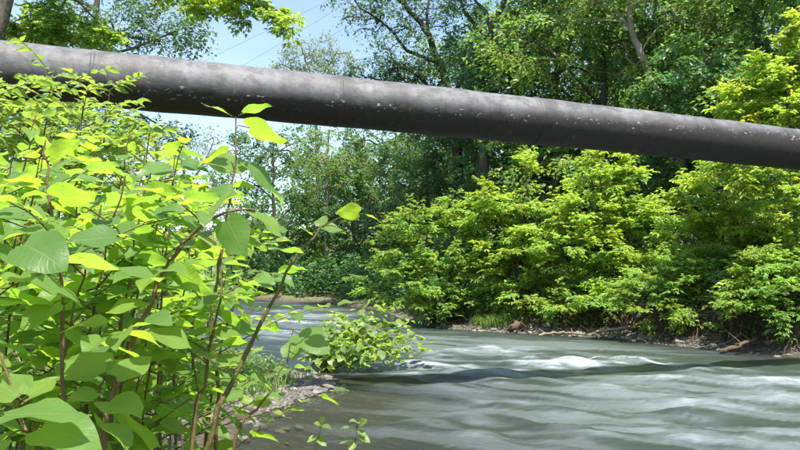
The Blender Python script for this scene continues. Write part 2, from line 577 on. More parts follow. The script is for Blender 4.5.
tp = s.node('BsdfTransparent', {0: (0.72, 0.74, 0.6, 1)}).outputs[0]
M['water'] = s.finish(s.node('MixShader', {0: s.math('MULTIPLY', s.math('MULTIPLY', shallow, 0.75), s.math('SUBTRACT', 1.0, fo)), 1: pr, 2: tp}).outputs[0])
Vw = np.stack((WX.ravel(), WY.ravel(), WZ.ravel()), -1)[used]
water = obj('river', make_mesh('river', Vw, [remap[q]], [M['water']], attrs={'foam': WF.ravel()[used], 'shallow': shal.ravel()[used]}))
tag(water, 'grey green river running over rapids with white crests', 'river', kind='structure')

# ------------------------------------------------------------------ pipe across the river
R_PIPE = 0.35
a_, b_ = P(0, 70, 0.70 * F / 58), P(800, 150, 0.70 * F / 40.5)
zp = 0.5 * (a_[2] + b_[2])
dirp = unit(np.array((b_[0] - a_[0], b_[1] - a_[1], 0)))
span = np.linalg.norm((b_ - a_)[:2])


def pipe_pt(t):                      # t in metres from the left picture edge
    p = a_ + dirp * t
    u = (t - 0.5 * span) / (0.5 * span)
    p[2] = a_[2] + (b_[2] - a_[2]) * t / span + 0.035 * (1 - np.clip(u * u, 0, 1))
    return p


s = N('pipe_coating')
tc = s.node('TexCoord').outputs['Object']
sp = s.node('SeparateXYZ', {0: tc})
lx, ly, lz = sp.outputs
n1 = s.noise(s.node('Mapping', {'Vector': tc, 'Scale': (1.0, 2.2, 2.2)}).outputs[0], 2.2, 6, 0.62)
n2 = s.noise(tc, 14, 5, 0.6)
n3 = s.noise(s.node('Mapping', {'Vector': tc, 'Scale': (0.7, 0.2, 0.2)}).outputs[0], 1.6, 4, 0.7)
drip = s.noise(s.node('Mapping', {'Vector': tc, 'Scale': (6.0, 0.6, 0.35)}).outputs[0], 2.0, 5, 0.65)
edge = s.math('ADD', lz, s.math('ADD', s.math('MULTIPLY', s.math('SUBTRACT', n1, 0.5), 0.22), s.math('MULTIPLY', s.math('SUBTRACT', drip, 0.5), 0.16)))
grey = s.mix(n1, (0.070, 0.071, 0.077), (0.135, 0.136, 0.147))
grey = s.mix(s.ramp(drip, [(0.48, 0.0), (0.68, 0.75)]), grey, (0.075, 0.068, 0.064))
grey = s.mix(s.ramp(n2, [(0.55, 0.0), (0.7, 0.4)]), grey, (0.22, 0.21, 0.20))
grey = s.mix(s.ramp(n3, [(0.52, 0.0), (0.66, 0.8)]), grey, (0.045, 0.042, 0.042))
tar_shade = s.mix(n2, (0.009, 0.008, 0.007), (0.030, 0.026, 0.022))  # black tar coat that also paints in the shade on the underside
wrap = s.noise(s.node('Mapping', {'Vector': tc, 'Scale': (1.0, 0.04, 0.04)}).outputs[0], 1.3, 3, 0.6)
grey = s.mix(s.ramp(wrap, [(0.45, 0.0), (0.65, 0.6)]), grey, (0.185, 0.183, 0.19))
grey = s.mix(s.ramp(wrap, [(0.34, 0.6), (0.46, 0.0)]), grey, (0.05, 0.048, 0.05))
jd = None
for jx in (1.05, 4.15, 7.2, 10.2):
    dj = s.math('ABSOLUTE', s.math('SUBTRACT', s.math('ADD', lx, s.math('MULTIPLY', s.math('SUBTRACT', n1, 0.5), 0.5)), jx + 0.1))
    jd = dj if jd is None else s.math('MINIMUM', jd, dj)
grey = s.mix(s.ramp(jd, [(0.02, 0.75), (0.2, 0.0)]), grey, (0.045, 0.042, 0.044))
up = s.ramp(s.math('ADD', s.math('MULTIPLY', edge, 1.4), 0.5), [(0.46, 0.0), (0.72, 1.0)])  # coat boundary set high, painting how much of the pipe looks lit
c = s.mix(up, tar_shade, grey)
band = s.ramp(s.math('ABSOLUTE', s.math('ADD', edge, 0.01)), [(0.0, 1.0), (0.09, 0.0)])
fl = s.noise(s.node('Mapping', {'Vector': tc, 'Scale': (0.8, 1.5, 1.5)}).outputs[0], 17.0, 3, 0.5)
flake = s.math('MULTIPLY', s.ramp(fl, [(0.63, 0.0), (0.68, 1.0)]), s.math('MULTIPLY', band, s.ramp(n1, [(0.44, 0.0), (0.52, 1.0)])), clamp=True)
blotch = s.noise(s.node('Mapping', {'Vector': tc, 'Scale': (1.0, 1.3, 1.3)}).outputs[0], 4.5, 6, 0.7)
c = s.mix(s.math('MULTIPLY', s.ramp(blotch, [(0.50, 0.0), (0.58, 0.7)]), up), c, (0.055, 0.05, 0.048))
c = s.mix(s.math('MULTIPLY', s.ramp(blotch, [(0.30, 0.55), (0.42, 0.0)]), up), c, (0.24, 0.23, 0.23))
c = s.mix(flake, c, (0.40, 0.39, 0.38))
rust = s.ramp(s.math('ADD', n2, s.math('MULTIPLY', n3, 0.6)), [(0.97, 0.0), (1.0, 0.4)])
c = s.mix(rust, c, (0.12, 0.085, 0.06))
bp = s.node('Bump', {'Strength': 0.5, 'Distance': 0.015, 'Height': s.math('ADD', s.math('ADD', n1, s.math('MULTIPLY', flake, 0.5)), s.math('MULTIPLY', n2, 0.4))}).outputs[0]
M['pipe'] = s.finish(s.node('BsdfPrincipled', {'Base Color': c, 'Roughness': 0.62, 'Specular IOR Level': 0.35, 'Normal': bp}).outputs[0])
pipe_root = empty('pipeline', (a_[0], a_[1], zp), 'thick weathered grey steel pipe crossing high above the river', 'pipe')
rz = math.atan2(dirp[1], dirp[0])
pipe_root.rotation_euler = (0, 0, rz)
Linv = Matrix.Translation(Vector((a_[0], a_[1], zp))) @ Matrix.Rotation(rz, 4, 'Z')
Linv = np.array(Linv.inverted())


def to_local(p):
    p = np.atleast_2d(p)
    return p @ Linv[:3, :3].T + Linv[:3, 3]


joints = [-6.5, -2.1, 1.05, 4.15, 7.2, 10.2, 13.0, 18.5]
KS = 48
for k, (t0, t1) in enumerate(zip(joints[:-1], joints[1:])):
    tt = np.linspace(t0 + 0.002, t1 - 0.002, 26)
    tb = Tubes()
    pts = to_local(np.array([pipe_pt(t) for t in tt]))
    wob = 0.006 * np.sin(tt * 3.1 + k) + 0.004 * np.sin(tt * 7.7)
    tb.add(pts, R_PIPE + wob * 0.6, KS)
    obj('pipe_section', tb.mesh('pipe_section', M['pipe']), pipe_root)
    tb = Tubes()
    sg = np.array([-0.035, -0.02, 0, 0.02, 0.035])
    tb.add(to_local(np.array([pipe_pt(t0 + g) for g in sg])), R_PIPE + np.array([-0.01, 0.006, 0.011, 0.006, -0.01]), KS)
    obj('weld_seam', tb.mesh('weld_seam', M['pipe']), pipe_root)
for t_end, sg in ((joints[0], -1), (joints[-1], 1)):          # elbows going down into the banks
    p0 = pipe_pt(t_end)
    gz = h1(p0[0] + dirp[0] * sg, p0[1] + dirp[1] * sg)
    arc = [p0 + dirp * sg * 0.8 * math.sin(a) + np.array((0, 0, -0.8 * (1 - math.cos(a)))) for a in np.linspace(0, math.pi / 2, 10)]
    arc.append(np.array((arc[-1][0], arc[-1][1], gz - 0.4)))
    tb = Tubes()
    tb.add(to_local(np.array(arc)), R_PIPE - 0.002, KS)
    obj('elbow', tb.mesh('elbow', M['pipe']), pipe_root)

# ------------------------------------------------------------------ trees and shrubs
def rand_dirs(r, n):
    return unit(r.normal(size=(n, 3)))


def leaf_cards(pos, d, nrm, L, W, shape=6, fold=0.18):
    """one small folded leaf per row: 6-vertex blade (two quads) or 4-vertex blade (two triangles)"""
    d = unit(d)
    x = unit(np.cross(d, nrm))
    nn = np.cross(x, d)
    n = len(pos)
    L, W = L[:, None], W[:, None]
    if shape == 6:
        prof = [(0, 0, 0), (0.28, -0.5, 1), (0.66, -0.36, 1), (1, 0, -0.5), (0.66, 0.36, 1), (0.28, 0.5, 1)]
    else:
        prof = [(0, 0, 0), (0.42, -0.5, 1), (1, 0, -0.5), (0.42, 0.5, 1)]
    V = np.stack([pos + d * L * a + x * W * b + nn * W * fold * c_ for a, b, c_ in prof], 1)
    k = len(prof)
    base = np.arange(n)[:, None] * k
    if shape == 6:
        faces = np.concatenate((base + np.array([0, 3, 2, 1]), base + np.array([0, 5, 4, 3])))
    else:
        faces = np.concatenate((base + np.array([0, 2, 1]), base + np.array([0, 3, 2])))
    return V.reshape(-1, 3), faces, k


def tints(r, n, lo=0.7, hi=1.3, yellow=0.2):
    b = r.uniform(lo, hi, n)
    y = r.normal(0, yellow, n)
    return np.stack((b * (1 + 0.5 * y), b, b * (1 - 0.6 * y), np.ones(n)), -1).clip(0.2, 2)


def grow(seed, chains, blobs, mat, bark, leaf=0.09, per_tip=40, step=0.45, twig=0.006, spray=0.45, shape=4, droop=0.25, up=0.9,
         leaf_ratio=0.55, yellow=0.2, sides=6, flat=0.5, tube_min=0.0, expo=0.46, compound=False):
    """chains: [(points, r0, r1)], the first starts at the base; blobs: [(centre, radii, n_tips)].
    Every tip is joined to the nearest branch, thickness follows what each branch carries."""
    r = np.random.RandomState(seed)
    pos, par = [], []
    tubes = Tubes()
    fixed = {}
    for ci, (pts, r0, r1) in enumerate(chains):
        sp_ = spline(pts, max(6, int(np.linalg.norm(np.diff(np.asarray(pts, float), axis=0), axis=1).sum() / step)))
        j = r.normal(0, 0.03, sp_.shape) * min(1, r0 * 6)
        j[0] = 0
        sp_ = sp_ + j
        rad = np.linspace(r0, r1, len(sp_))
        if ci == 0:
            rad[0] *= 1.35
        tubes.add(sp_, rad, max(sides, 8))
        prev = -1
        if pos:
            prev = int(np.argmin(((np.array(pos) - sp_[0]) ** 2).sum(1)))
        lo = 1 if ci == 0 else 0
        for p, q_ in zip(sp_[lo:], rad[lo:]):
            pos.append(p)
            par.append(prev)
            fixed[len(pos) - 1] = q_
            prev = len(pos) - 1
    tips = []
    for c_, rr, nt in blobs:
        u = rand_dirs(r, nt) * (r.uniform(0.35, 1, nt) ** 0.5)[:, None]
        tips.append(np.asarray(c_) + u * np.asarray(rr))
    tips = np.concatenate(tips)
    A = np.array(pos)
    dmin = np.array([((A - t) ** 2).sum(1).min() for t in tips])
    tips = tips[np.argsort(dmin)]
    cap_ = len(pos) + len(tips) * 14 + 10
    PA = np.zeros((cap_, 3))
    PA[:len(pos)] = A
    n = len(pos)
    par = par + [0] * (cap_ - n)
    tipnode, tipdir, runs = [], [], []
    for t in tips:
        v = t - PA[:n]
        dist = np.sqrt((v ** 2).sum(1)) + 1e-6
        cost = dist * (1 + 0.7 * np.clip(-v[:, 2] / dist, 0, 1))
        k = int(np.argmin(cost))
        m = int(np.clip(dist[k] / step, 2, 12))
        s_ = np.linspace(0, 1, m + 1)[1:]
        mid = np.array((0, 0, 1.0)) * dist[k] * r.uniform(0.02, 0.16) + r.normal(0, 0.06, 3) * dist[k]
        line = PA[k] + (t - PA[k]) * s_[:, None] + mid * (np.sin(np.pi * s_) * (1 - 0.3 * s_))[:, None]
        prev = k
        run = [k]
        for p in line:
            PA[n] = p
            par[n] = prev
            prev = n
            run.append(n)
            n += 1
            if n >= cap_ - 14:
                break
        runs.append(run)
        tipnode.append(prev)
        tipdir.append(PA[prev] - PA[par[prev]])
        if n >= cap_ - 14:
            break
    cnt = np.zeros(n)
    for t in tipnode:
        k = t
        while k >= 0:
            cnt[k] += 1
            k = par[k]
    rad = twig * np.maximum(cnt, 1) ** expo
    for k, q_ in fixed.items():
        rad[k] = q_
    for run in runs:
        rr = rad[run].copy()
        rr[0] = min(rr[0], rr[1] * 1.25)
        if rr[0] >= tube_min:
            tubes.add(PA[run], rr, sides if rr[0] > 0.02 else 3)
    T = PA[tipnode]
    D = unit(np.array(tipdir))
    nt = len(T)
    if compound:
        nb, m = 4, 5
        sub = unit(D[:, None] * 0.9 + r.normal(0, 0.6, (nt, nb, 3)) * np.array((1, 1, flat)) + np.array((0, 0, 0.12)))
        ln = spray * r.uniform(0.55, 1.25, (nt, nb))
        s_ = (np.arange(m) + r.uniform(0.2, 0.8, (nt, nb, m))) / m
        nod = T[:, None, None] + sub[:, :, None] * (ln[:, :, None] * s_)[..., None]
        nod[..., 2] -= droop * spray * s_ ** 2 * 0.6
        for a in range(nt):
            for b in range(nb):
                tubes.add(np.vstack((T[a], nod[a, b, [1, 3, 4]])), (0.004, 0.0035, 0.003, 0.002), 3)
        nod = nod.reshape(-1, 3)
        tg = np.repeat(sub.reshape(-1, 3), m, 0)
        tg[:, 2] -= 0.25
        nn_ = len(nod)
        sidev = unit(np.cross(tg, (0, 0, 1.0)) + 1e-6)
        pp, d, tn = [], [], []
        ntn = np.repeat(tints(r, nt, 0.8, 1.18, yellow), nb * m, 0)
        for sg in (-1, 1):
            st = unit(tg * r.uniform(0.2, 0.9, (nn_, 1)) + sidev * sg + r.normal(0, 0.25, (nn_, 3)) + np.array((0, 0, 0.1)))
            sl = leaf * r.uniform(0.8, 1.5, (nn_, 1))
            pv = unit(np.cross(st, (0, 0, 1.0)) + 1e-6)
            for fr_, an in ((0.5, 0.95), (0.55, -0.95), (0.95, 0.45), (1.0, -0.2)):
                pp.append(nod + st * sl * fr_ + (0, 0, -0.12 * leaf * fr_))
                d.append(st * math.cos(an) + pv * math.sin(an) + r.normal(0, 0.2, (nn_, 3)) + np.array((0, 0, -droop)))
                tn.append(ntn * tints(r, nn_, 0.8, 1.2, yellow * 0.6))
        pp, d, tn = np.concatenate(pp), unit(np.concatenate(d)), np.concatenate(tn)
        tn[:, 3] = 1
        nl = len(pp)
        nrm = unit(np.array((0, 0, up)) + r.normal(0, 0.3, (nl, 3)))
        L = leaf * r.uniform(0.55, 1.3, nl)
        V, faces, k = leaf_cards(pp, d, nrm, L, L * leaf_ratio, shape)
        crown = make_mesh('crown', V, [faces], [mat], smooth_shade=False, attrs={'tint': np.repeat(tn, k, 0)})
        return tubes.mesh('trunk', bark), crown
    nb = 4
    m = max(1, per_tip // nb)
    sub = unit(D[:, None] * 0.8 + r.normal(0, 0.62, (nt, nb, 3)) * np.array((1, 1, flat)) + np.array((0, 0, -0.12)))
    ln = spray * r.uniform(0.5, 1.15, (nt, nb))
    s_ = (np.arange(m) + r.uniform(0, 1, (nt, nb, m))) / m * 1.3 - 0.3
    pp = T[:, None, None] + sub[:, :, None] * (ln[:, :, None] * s_)[..., None]
    pp[..., 2] -= droop * spray * np.clip(s_, 0, 2) ** 2
    pp = pp.reshape(-1, 3) + r.normal(0, 0.12 * spray, (nt * nb * m, 3))
    nl = len(pp)
    sb = np.repeat(sub.reshape(-1, 3), m, 0)
    side = unit(np.cross(sb, (0, 0, 1.0)) + 1e-6) * r.choice([-1, 1], nl)[:, None]
    d = unit(sb * 0.6 + side * 0.8 + r.normal(0, 0.35, (nl, 3)) + np.array((0, 0, -droop)))
    nrm = unit(np.array((0, 0, up)) + r.normal(0, 0.42, (nl, 3)))
    L = leaf * r.uniform(0.5, 1.35, nl)
    tn = np.repeat(tints(r, nt, 0.78, 1.2, yellow), nb * m, 0) * tints(r, nl, 0.75, 1.25, yellow * 0.6)
    tn[:, 3] = 1
    V, faces, k = leaf_cards(pp, d, nrm, L, L * leaf_ratio, shape)
    crown = make_mesh('crown', V, [faces], [mat], smooth_shade=False, attrs={'tint': np.repeat(tn, k, 0)})
    return tubes.mesh('trunk', bark), crown


def plant(name, loc, label, cat, meshes, group=None, rotz=0, scale=1, trunk='trunk', crown='crown'):
    o = empty(name, loc, label, cat, group)
    o.rotation_euler = (0, 0, rotz)
    o.scale = (scale,) * 3 if not hasattr(scale, '__len__') else scale
    obj(trunk, meshes[0], o)
    obj(crown, meshes[1], o)
    return o


def gz(x, y, sink=0.05):
    return np.array((x, y, h1(x, y) - sink))


def at(px, d):
    """ground point under photo column px at distance d"""
    return gz((px - 400) / F * d, d)


WOOD = 'trees of the wood behind the river'

# --- generic forest trees (built once, then copied)
def forest_tree(seed, h, spread, low, mat, bark, tips, leaf, per_tip, shape=4, spray=0.7, r0=0.22):
    r = np.random.RandomState(seed)
    lean = r.normal(0, 0.4, 2)
    trunk = [(0, 0, 0), (lean[0] * 0.3, lean[1] * 0.3, h * 0.3), (lean[0] * 0.8, lean[1] * 0.8, h * 0.62), (lean[0], lean[1], h * 0.93)]
    chains = [(trunk, r0, 0.04)]
    blobs = []
    nb = 13
    for k in range(nb):
        z = h * (low + (0.95 - low) * (k + 0.5) / nb)
        a = k * 2.4 + r.uniform(-0.5, 0.5)
        f = (z / h - low) / (1 - low)
        rad = spread * (0.55 + 0.6 * math.sin(math.pi * min(1, 0.18 + 0.8 * f))) * r.uniform(0.5, 0.75)
        c_ = np.array((math.cos(a) * rad, math.sin(a) * rad, z))
        rr = spread * r.uniform(0.38, 0.56)
        blobs.append((c_, (rr, rr, rr * 0.62), tips // nb))
        if k % 2 == 0:
            st = np.array((lean[0] * z / h * 0.7, lean[1] * z / h * 0.7, z - rad * 0.55))
            chains.append(([st, st * 0.4 + c_ * 0.6 + (0, 0, 0.2), c_], r0 * 0.35 * (1 - 0.5 * f), 0.025))
    return grow(seed, chains, blobs, mat, bark, leaf, per_tip, 0.6, 0.011, spray, shape, tube_min=0.014)


treeA = forest_tree(21, 15, 4.4, 0.12, M['mid'], M['bark_dark'], 520, 0.20, 44)
treeB = forest_tree(22, 19, 4.2, 0.16, M['dark'], M['bark'], 560, 0.20, 44)
treeC = forest_tree(23, 11, 4.0, 0.10, M['deep'], M['bark_dark'], 560, 0.21, 40)
treeD = forest_tree(24, 17, 4.6, 0.22, M['mid'], M['bark'], 520, 0.20, 44)
first = {}


def forest(kind, px, d, rot, sc, label):
    meshes = {'A': treeA, 'B': treeB, 'C': treeC, 'D': treeD}[kind]
    loc = at(px, d)
    if kind not in first:
        first[kind] = plant('forest_tree', loc, label, 'tree', meshes, WOOD, rot, sc)
        return first[kind]
    return copy_thing(first[kind], loc, rot, sc, label, WOOD)


forest('B', 556, 30, 0.4, 1.0, 'tall dark green tree just right of the forked airy tree')
forest('A', 606, 27, 2.0, 1.05, 'mid green tree rising behind the middle of the pipe')
forest('D', 652, 35, 1.0, 1.1, 'tall tree behind the leaning brown trunk')
forest('B', 716, 26, 3.0, 0.95, 'dark green tree behind the bright tree on the far bank')
forest('D', 770, 30, 4.2, 1.0, 'tall green tree in the upper right corner')
forest('A', 838, 24, 5.3, 1.05, 'tree at the far right edge above the bright tree')
forest('B', 905, 27, 1.4, 1.0, 'outermost dark tree past the right picture edge')
forest('D', 470, 46, 2.4, 0.95, 'shaded tree deep in the wood below the forked airy tree')
forest('B', 520, 48, 5.0, 1.0, 'shaded tree deep in the wood behind the dark tree')
forest('A', 585, 44, 0.9, 1.2, 'deep wood tree above the middle shrubs')
forest('B', 640, 47, 2.2, 1.1, 'deep wood tree behind the leaning brown trunk')
forest('D', 700, 43, 5.9, 1.1, 'deep wood tree high above the pipe at right')
forest('B', 790, 42, 3.6, 1.15, 'deep wood tree behind the upper right corner')
forest('C', 392, 45, 0.3, 0.95, 'low dark tree behind the river bend, right of the pale trunk')
forest('C', 354, 50, 1.9, 0.85, 'small dark tree behind the river bend beside the pale trunk')
forest('C', 276, 49, 3.4, 0.98, 'dark tree at the bend whose edge ends against the sky')
forest('C', 428, 38, 4.4, 0.8, 'low dark tree in shade behind the left far bank shrub')
forest('A', 440, 52, 4.0, 0.85, 'broad mid green tree at the back of the wood below the airy tree')
forest('C', 480, 33, 5.6, 0.85, 'low dark tree standing under the forked airy tree')

forest('A', 700, 56, 1.0, 1.1, 'rear tree filling the wood between the leaning trunk and the bright tree')
forest('D', 760, 54, 2.6, 1.1, 'rear tree filling the wood behind the bright tree')
forest('A', 850, 46, 0.2, 1.1, 'rear tree behind the right picture edge')
forest('C', 610, 33, 2.9, 0.8, 'low dark tree just behind the tall middle shrub')
forest('C', 705, 24, 1.2, 0.62, 'low dark tree just behind the shrub under the right end of the pipe')
forest('C', 780, 23, 4.9, 0.62, 'low dark tree behind the young bright tree')
forest('C', 545, 36, 0.6, 0.8, 'low dark tree behind the pointed shrub')

# --- the two airy trees whose limbs show against the sky
def px_chain(pts, d, dd=0.0):
    return [P(x, y, d + dd * k / max(1, len(pts) - 1)) for k, (x, y) in enumerate(pts)]


def local(chains, base):
    return [([np.asarray(p) - base for p in pts], a, b) for pts, a, b in chains]


def airy(seed, d, base_px, limbs, blobs_px, label, mat, bark, leaf=0.15, per_tip=26, spray=0.75, r_scale=1.0, sides=7, tube_min=0.0, twig=0.010, name='airy_tree', shape=4, flat=0.5, compound=False, dens=1.0):
    base = at(base_px, d)
    ch = [([base] + px_chain(limbs[0][0], d), limbs[0][1], limbs[0][2])]
    ch += [(px_chain(p, d, dd), a, b) for p, a, b, dd in [(l + (0.0,))[:4] for l in limbs[1:]]]
    ch = local(ch, base)
    bl = [(P(x, y, d + dz) - base, (rx, ry, rz_), n) for x, y, dz, rx, ry, rz_, n in blobs_px]
    bl = [(c_, rr, max(2, int(n_ * dens))) for c_, rr, n_ in bl]
    me = grow(seed, ch, bl, mat, bark, leaf, per_tip, 0.5, twig, spray, shape, tube_min=tube_min, flat=flat, compound=compound)
    return plant(name, base, label, 'tree', me)


airy(31, 34, 462, [
    ([(460, 190), (452, 110), (447, 84), (434, 50), (421, 24), (397, -4), (380, -40)], 0.30, 0.07),
    ([(440, 64), (407, 50), (394, 34), (380, 20), (360, 8)], 0.10, 0.04, -1.5),
    ([(434, 50), (428, 30), (428, 5), (436, -30)], 0.10, 0.04, 1.0),
    ([(450, 95), (465, 78), (476, 60), (470, 40)], 0.10, 0.04, 1.5),
    ([(452, 110), (420, 78), (392, 62)], 0.08, 0.03, -1.0)],
    [(385, 12, 0, 2.0, 1.8, 1.2, 70), (362, 4, -1, 1.5, 1.4, 0.9, 40), (405, 50, -1, 1.7, 1.5, 0.9, 60), (425, 75, 0, 2.2, 1.5, 0.9, 90), (455, 60, 1, 1.6, 1.4, 1.0, 55), (395, 78, 1, 1.6, 1.3, 0.7, 60),
     (430, 10, 1, 1.6, 1.5, 1.1, 50), (375, 75, 1.5, 1.5, 1.5, 0.7, 55), (445, 120, 0.5, 2.6, 2, 1.2, 80), (410, -30, 0, 3.0, 2.5, 1.2, 80), (440, -70, 0, 3.5, 3, 1.6, 90)],
    'airy tree with dark slanting limbs against the sky, left of the forked tree', M['airy'], M['bark_dark'])
airy(32, 31, 484, [
    ([(484, 190), (484, 110), (488, 76), (491, 50), (492, 25), (505, 0), (512, -40)], 0.27, 0.07),
    ([(492, 27), (486, 12), (473, -2), (462, -30)], 0.11, 0.04, 0.8),
    ([(490, 45), (478, 28), (466, 14), (461, 4), (455, -20)], 0.10, 0.04, -1.0),
    ([(489, 70), (505, 48), (520, 30), (528, 8)], 0.09, 0.03, 1.2),
    ([(488, 80), (475, 66), (464, 56)], 0.06, 0.03, -1.0)],
    [(530, 20, 1, 1.5, 1.5, 1.4, 65), (515, 55, 0.5, 1.3, 1.2, 1.0, 55), (470, 62, -0.5, 1.2, 1.0, 0.7, 40), (500, 80, 0, 1.6, 1.4, 0.7, 60), (462, 15, 0, 1.3, 1.2, 0.9, 35), (530, 80, 0, 1.5, 1.5, 1.2, 70),
     (480, -40, 0, 2.6, 2.4, 1.2, 70), (530, -40, 0, 2.6, 2.4, 1.4, 80), (495, 120, 0, 2.4, 2, 1.2, 80)],
    'airy tree with a forked dark trunk against the sky, above mid pipe', M['airy'], M['bark'])
airy(33, 25, 690, [
    ([(690, 220), (680, 150), (664, 108), (652, 80), (641, 55), (634, 34), (628, 5), (620, -50)], 0.19, 0.08),
    ([(640, 55), (655, 30), (680, 20), (698, 22)], 0.03, 0.02, -0.5),
    ([(634, 36), (620, 14), (600, 2), (580, -8)], 0.07, 0.03, 0.6)],
    [(690, 18, -0.5, 1.4, 1.3, 0.7, 55), (610, 5, 0, 1.6, 1.4, 0.8, 60), (640, -30, 0, 2.5, 2.3, 1.3, 80), (575, 0, 0.5, 1.4, 1.2, 0.7, 45), (700, -30, 0, 1.8, 1.8, 1.0, 60), (618, 60, 1.5, 1.2, 1.2, 0.8, 40)],
    'tree with a bare brown trunk leaning left above the pipe', M['mid'], M['bark_pale'], leaf=0.13, name='leaning_tree')

# pale far trees against the sky
airy(35, 62, 318, [([(318, 200), (316, 120), (312, 80), (304, 55), (300, 42)], 0.2, 0.05), ([(314, 90), (328, 66), (338, 50)], 0.1, 0.04), ([(313, 85), (292, 70), (282, 64)], 0.08, 0.04)],
     [(300, 55, 0, 1.6, 1.6, 1.3, 45), (322, 52, 0, 1.7, 1.6, 1.5, 55), (288, 70, 0, 1.6, 1.5, 0.9, 50), (318, 78, 0, 2.4, 2, 1.0, 90), (342, 66, 0, 1.7, 1.6, 1.5, 60), (340, 90, 0, 2.4, 2, 1.4, 80)],
     'pale green willow behind the pipe at the edge of the open sky', M['pale'], M['bark_pale'], leaf=0.2, per_tip=24, spray=1.0, name='willow_tree', twig=0.014)
airy(36, 58, 190, [([(190, 250), (186, 190), (180, 150), (176, 120)], 0.2, 0.05), ([(186, 190), (205, 160), (214, 140)], 0.1, 0.04), ([(186, 195), (160, 165), (146, 150)], 0.1, 0.04)],
     [(170, 140, 0, 2.6, 2, 1.6, 55), (208, 150, 0, 1.9, 2, 2.0, 45), (150, 165, 0, 2.8, 2, 1.8, 70), (195, 190, 0, 3, 2, 1.8, 90), (150, 205, 0, 3.5, 2, 1.8, 90), (120, 150, 0, 2.5, 2, 2, 60), (215, 215, 0, 2, 2, 1.6, 60)],
     'pale green willow below the pipe, seen through the knotweed', M['pale'], M['bark_pale'], leaf=0.2, per_tip=24, spray=1.0, name='willow_tree', twig=0.014)
# thin pale trunk at the bend
airy(37, 43.5, 327, [([(327, 270), (326, 235), (328, 200), (326, 160), (330, 130)], 0.11, 0.05), ([(327, 205), (340, 180), (350, 165)], 0.06, 0.03)],
     [(330, 150, 0, 2.2, 1.8, 1.6, 80), (350, 168, 0, 1.6, 1.5, 1.0, 55), (310, 172, 0, 1.6, 1.5, 1.0, 50), (325, 195, 1, 1.8, 1.4, 0.8, 45)],
     'slim tree with a thin pale trunk at the river bend', M['mid'], M['bark_pale'], leaf=0.15, name='slim_tree')

# --- left bank trees behind the pipe
airy(41, 12.4, -14, [
    ([(-34, 170), (-14, 60), (-6, 20), (2, -20), (14, -90), (20, -160)], 0.34, 0.14),
    ([(2, -25), (60, -60), (130, -48), (200, -20), (250, 2), (296, 22)], 0.06, 0.012, -0.8),
    ([(130, -48), (160, -16), (196, 0), (228, 20)], 0.025, 0.008, -0.3),
    ([(0, -10), (40, -30), (70, -8), (92, 16), (110, 34)], 0.04, 0.01, 0.8),
    ([(14, -90), (80, -110), (200, -80), (280, -30)], 0.06, 0.012, 0.5)],
    [(40, 18, 0.6, 0.425, 0.625, 0.425, 31), (75, 30, 0.8, 0.5, 0.625, 0.325, 36), (110, 40, 0.5, 0.325, 0.5, 0.2, 16), (60, -20, 0.5, 0.75, 0.75, 0.375, 31), (215, 4, -0.6, 0.45, 0.5, 0.2, 21), (262, 12, -0.8, 0.425, 0.375, 0.175, 16),
     (292, 22, -0.8, 0.175, 0.25, 0.1, 6), (245, -8, -0.6, 0.5, 0.5, 0.15, 16), (180, -14, -0.3, 0.625, 0.625, 0.25, 24), (120, -60, 0, 1.125, 1.125, 0.5, 40), (220, -70, 0.4, 1.125, 1.125, 0.5, 36), (25, 32, 1, 0.375, 0.5, 0.25, 21)],
    'grey trunked maple in the upper left corner with sprays hanging over the sky', M['fresh'], M['bark'], leaf=0.085, per_tip=26, spray=0.3, compound=True, dens=0.45, sides=10, twig=0.004, name='maple_tree', shape=6)
airy(42, 19, 70, [
    ([(70, 200), (76, 120), (84, 60), (96, 20), (100, -40)], 0.16, 0.06),
    ([(82, 70), (110, 40), (140, 22), (170, 8)], 0.05, 0.015, 0.5),
    ([(84, 60), (120, 52), (160, 38), (196, 22), (214, 8)], 0.05, 0.012, -0.8),
    ([(76, 120), (110, 100), (150, 120), (190, 140)], 0.05, 0.014, 0.5)],
    [(130, 22, 0, 1.0, 0.9, 0.6, 55), (165, 30, -0.4, 0.9, 0.8, 0.5, 45), (195, 20, -0.6, 0.6, 0.6, 0.4, 20), (185, 48, -0.4, 0.5, 0.5, 0.2, 14), (120, 48, 0.3, 0.9, 0.8, 0.4, 40), (70, 20, 0.5, 1.0, 0.9, 0.8, 55),
     (40, 60, 0.4, 1.2, 1.0, 0.8, 55), (90, -30, 0, 1.6, 1.5, 0.7, 60), (110, 120, 0.2, 1.0, 0.9, 0.5, 45), (160, 132, 0.4, 0.9, 0.8, 0.5, 30), (70, 130, 0.2, 1.3, 1.0, 0.7, 60), (180, -20, 0, 1.2, 1.2, 0.5, 35)],
    'feathery light green tree behind the left end of the pipe', M['airy'], M['bark'], leaf=0.10, per_tip=26, spray=0.42, name='feathery_tree', twig=0.005)

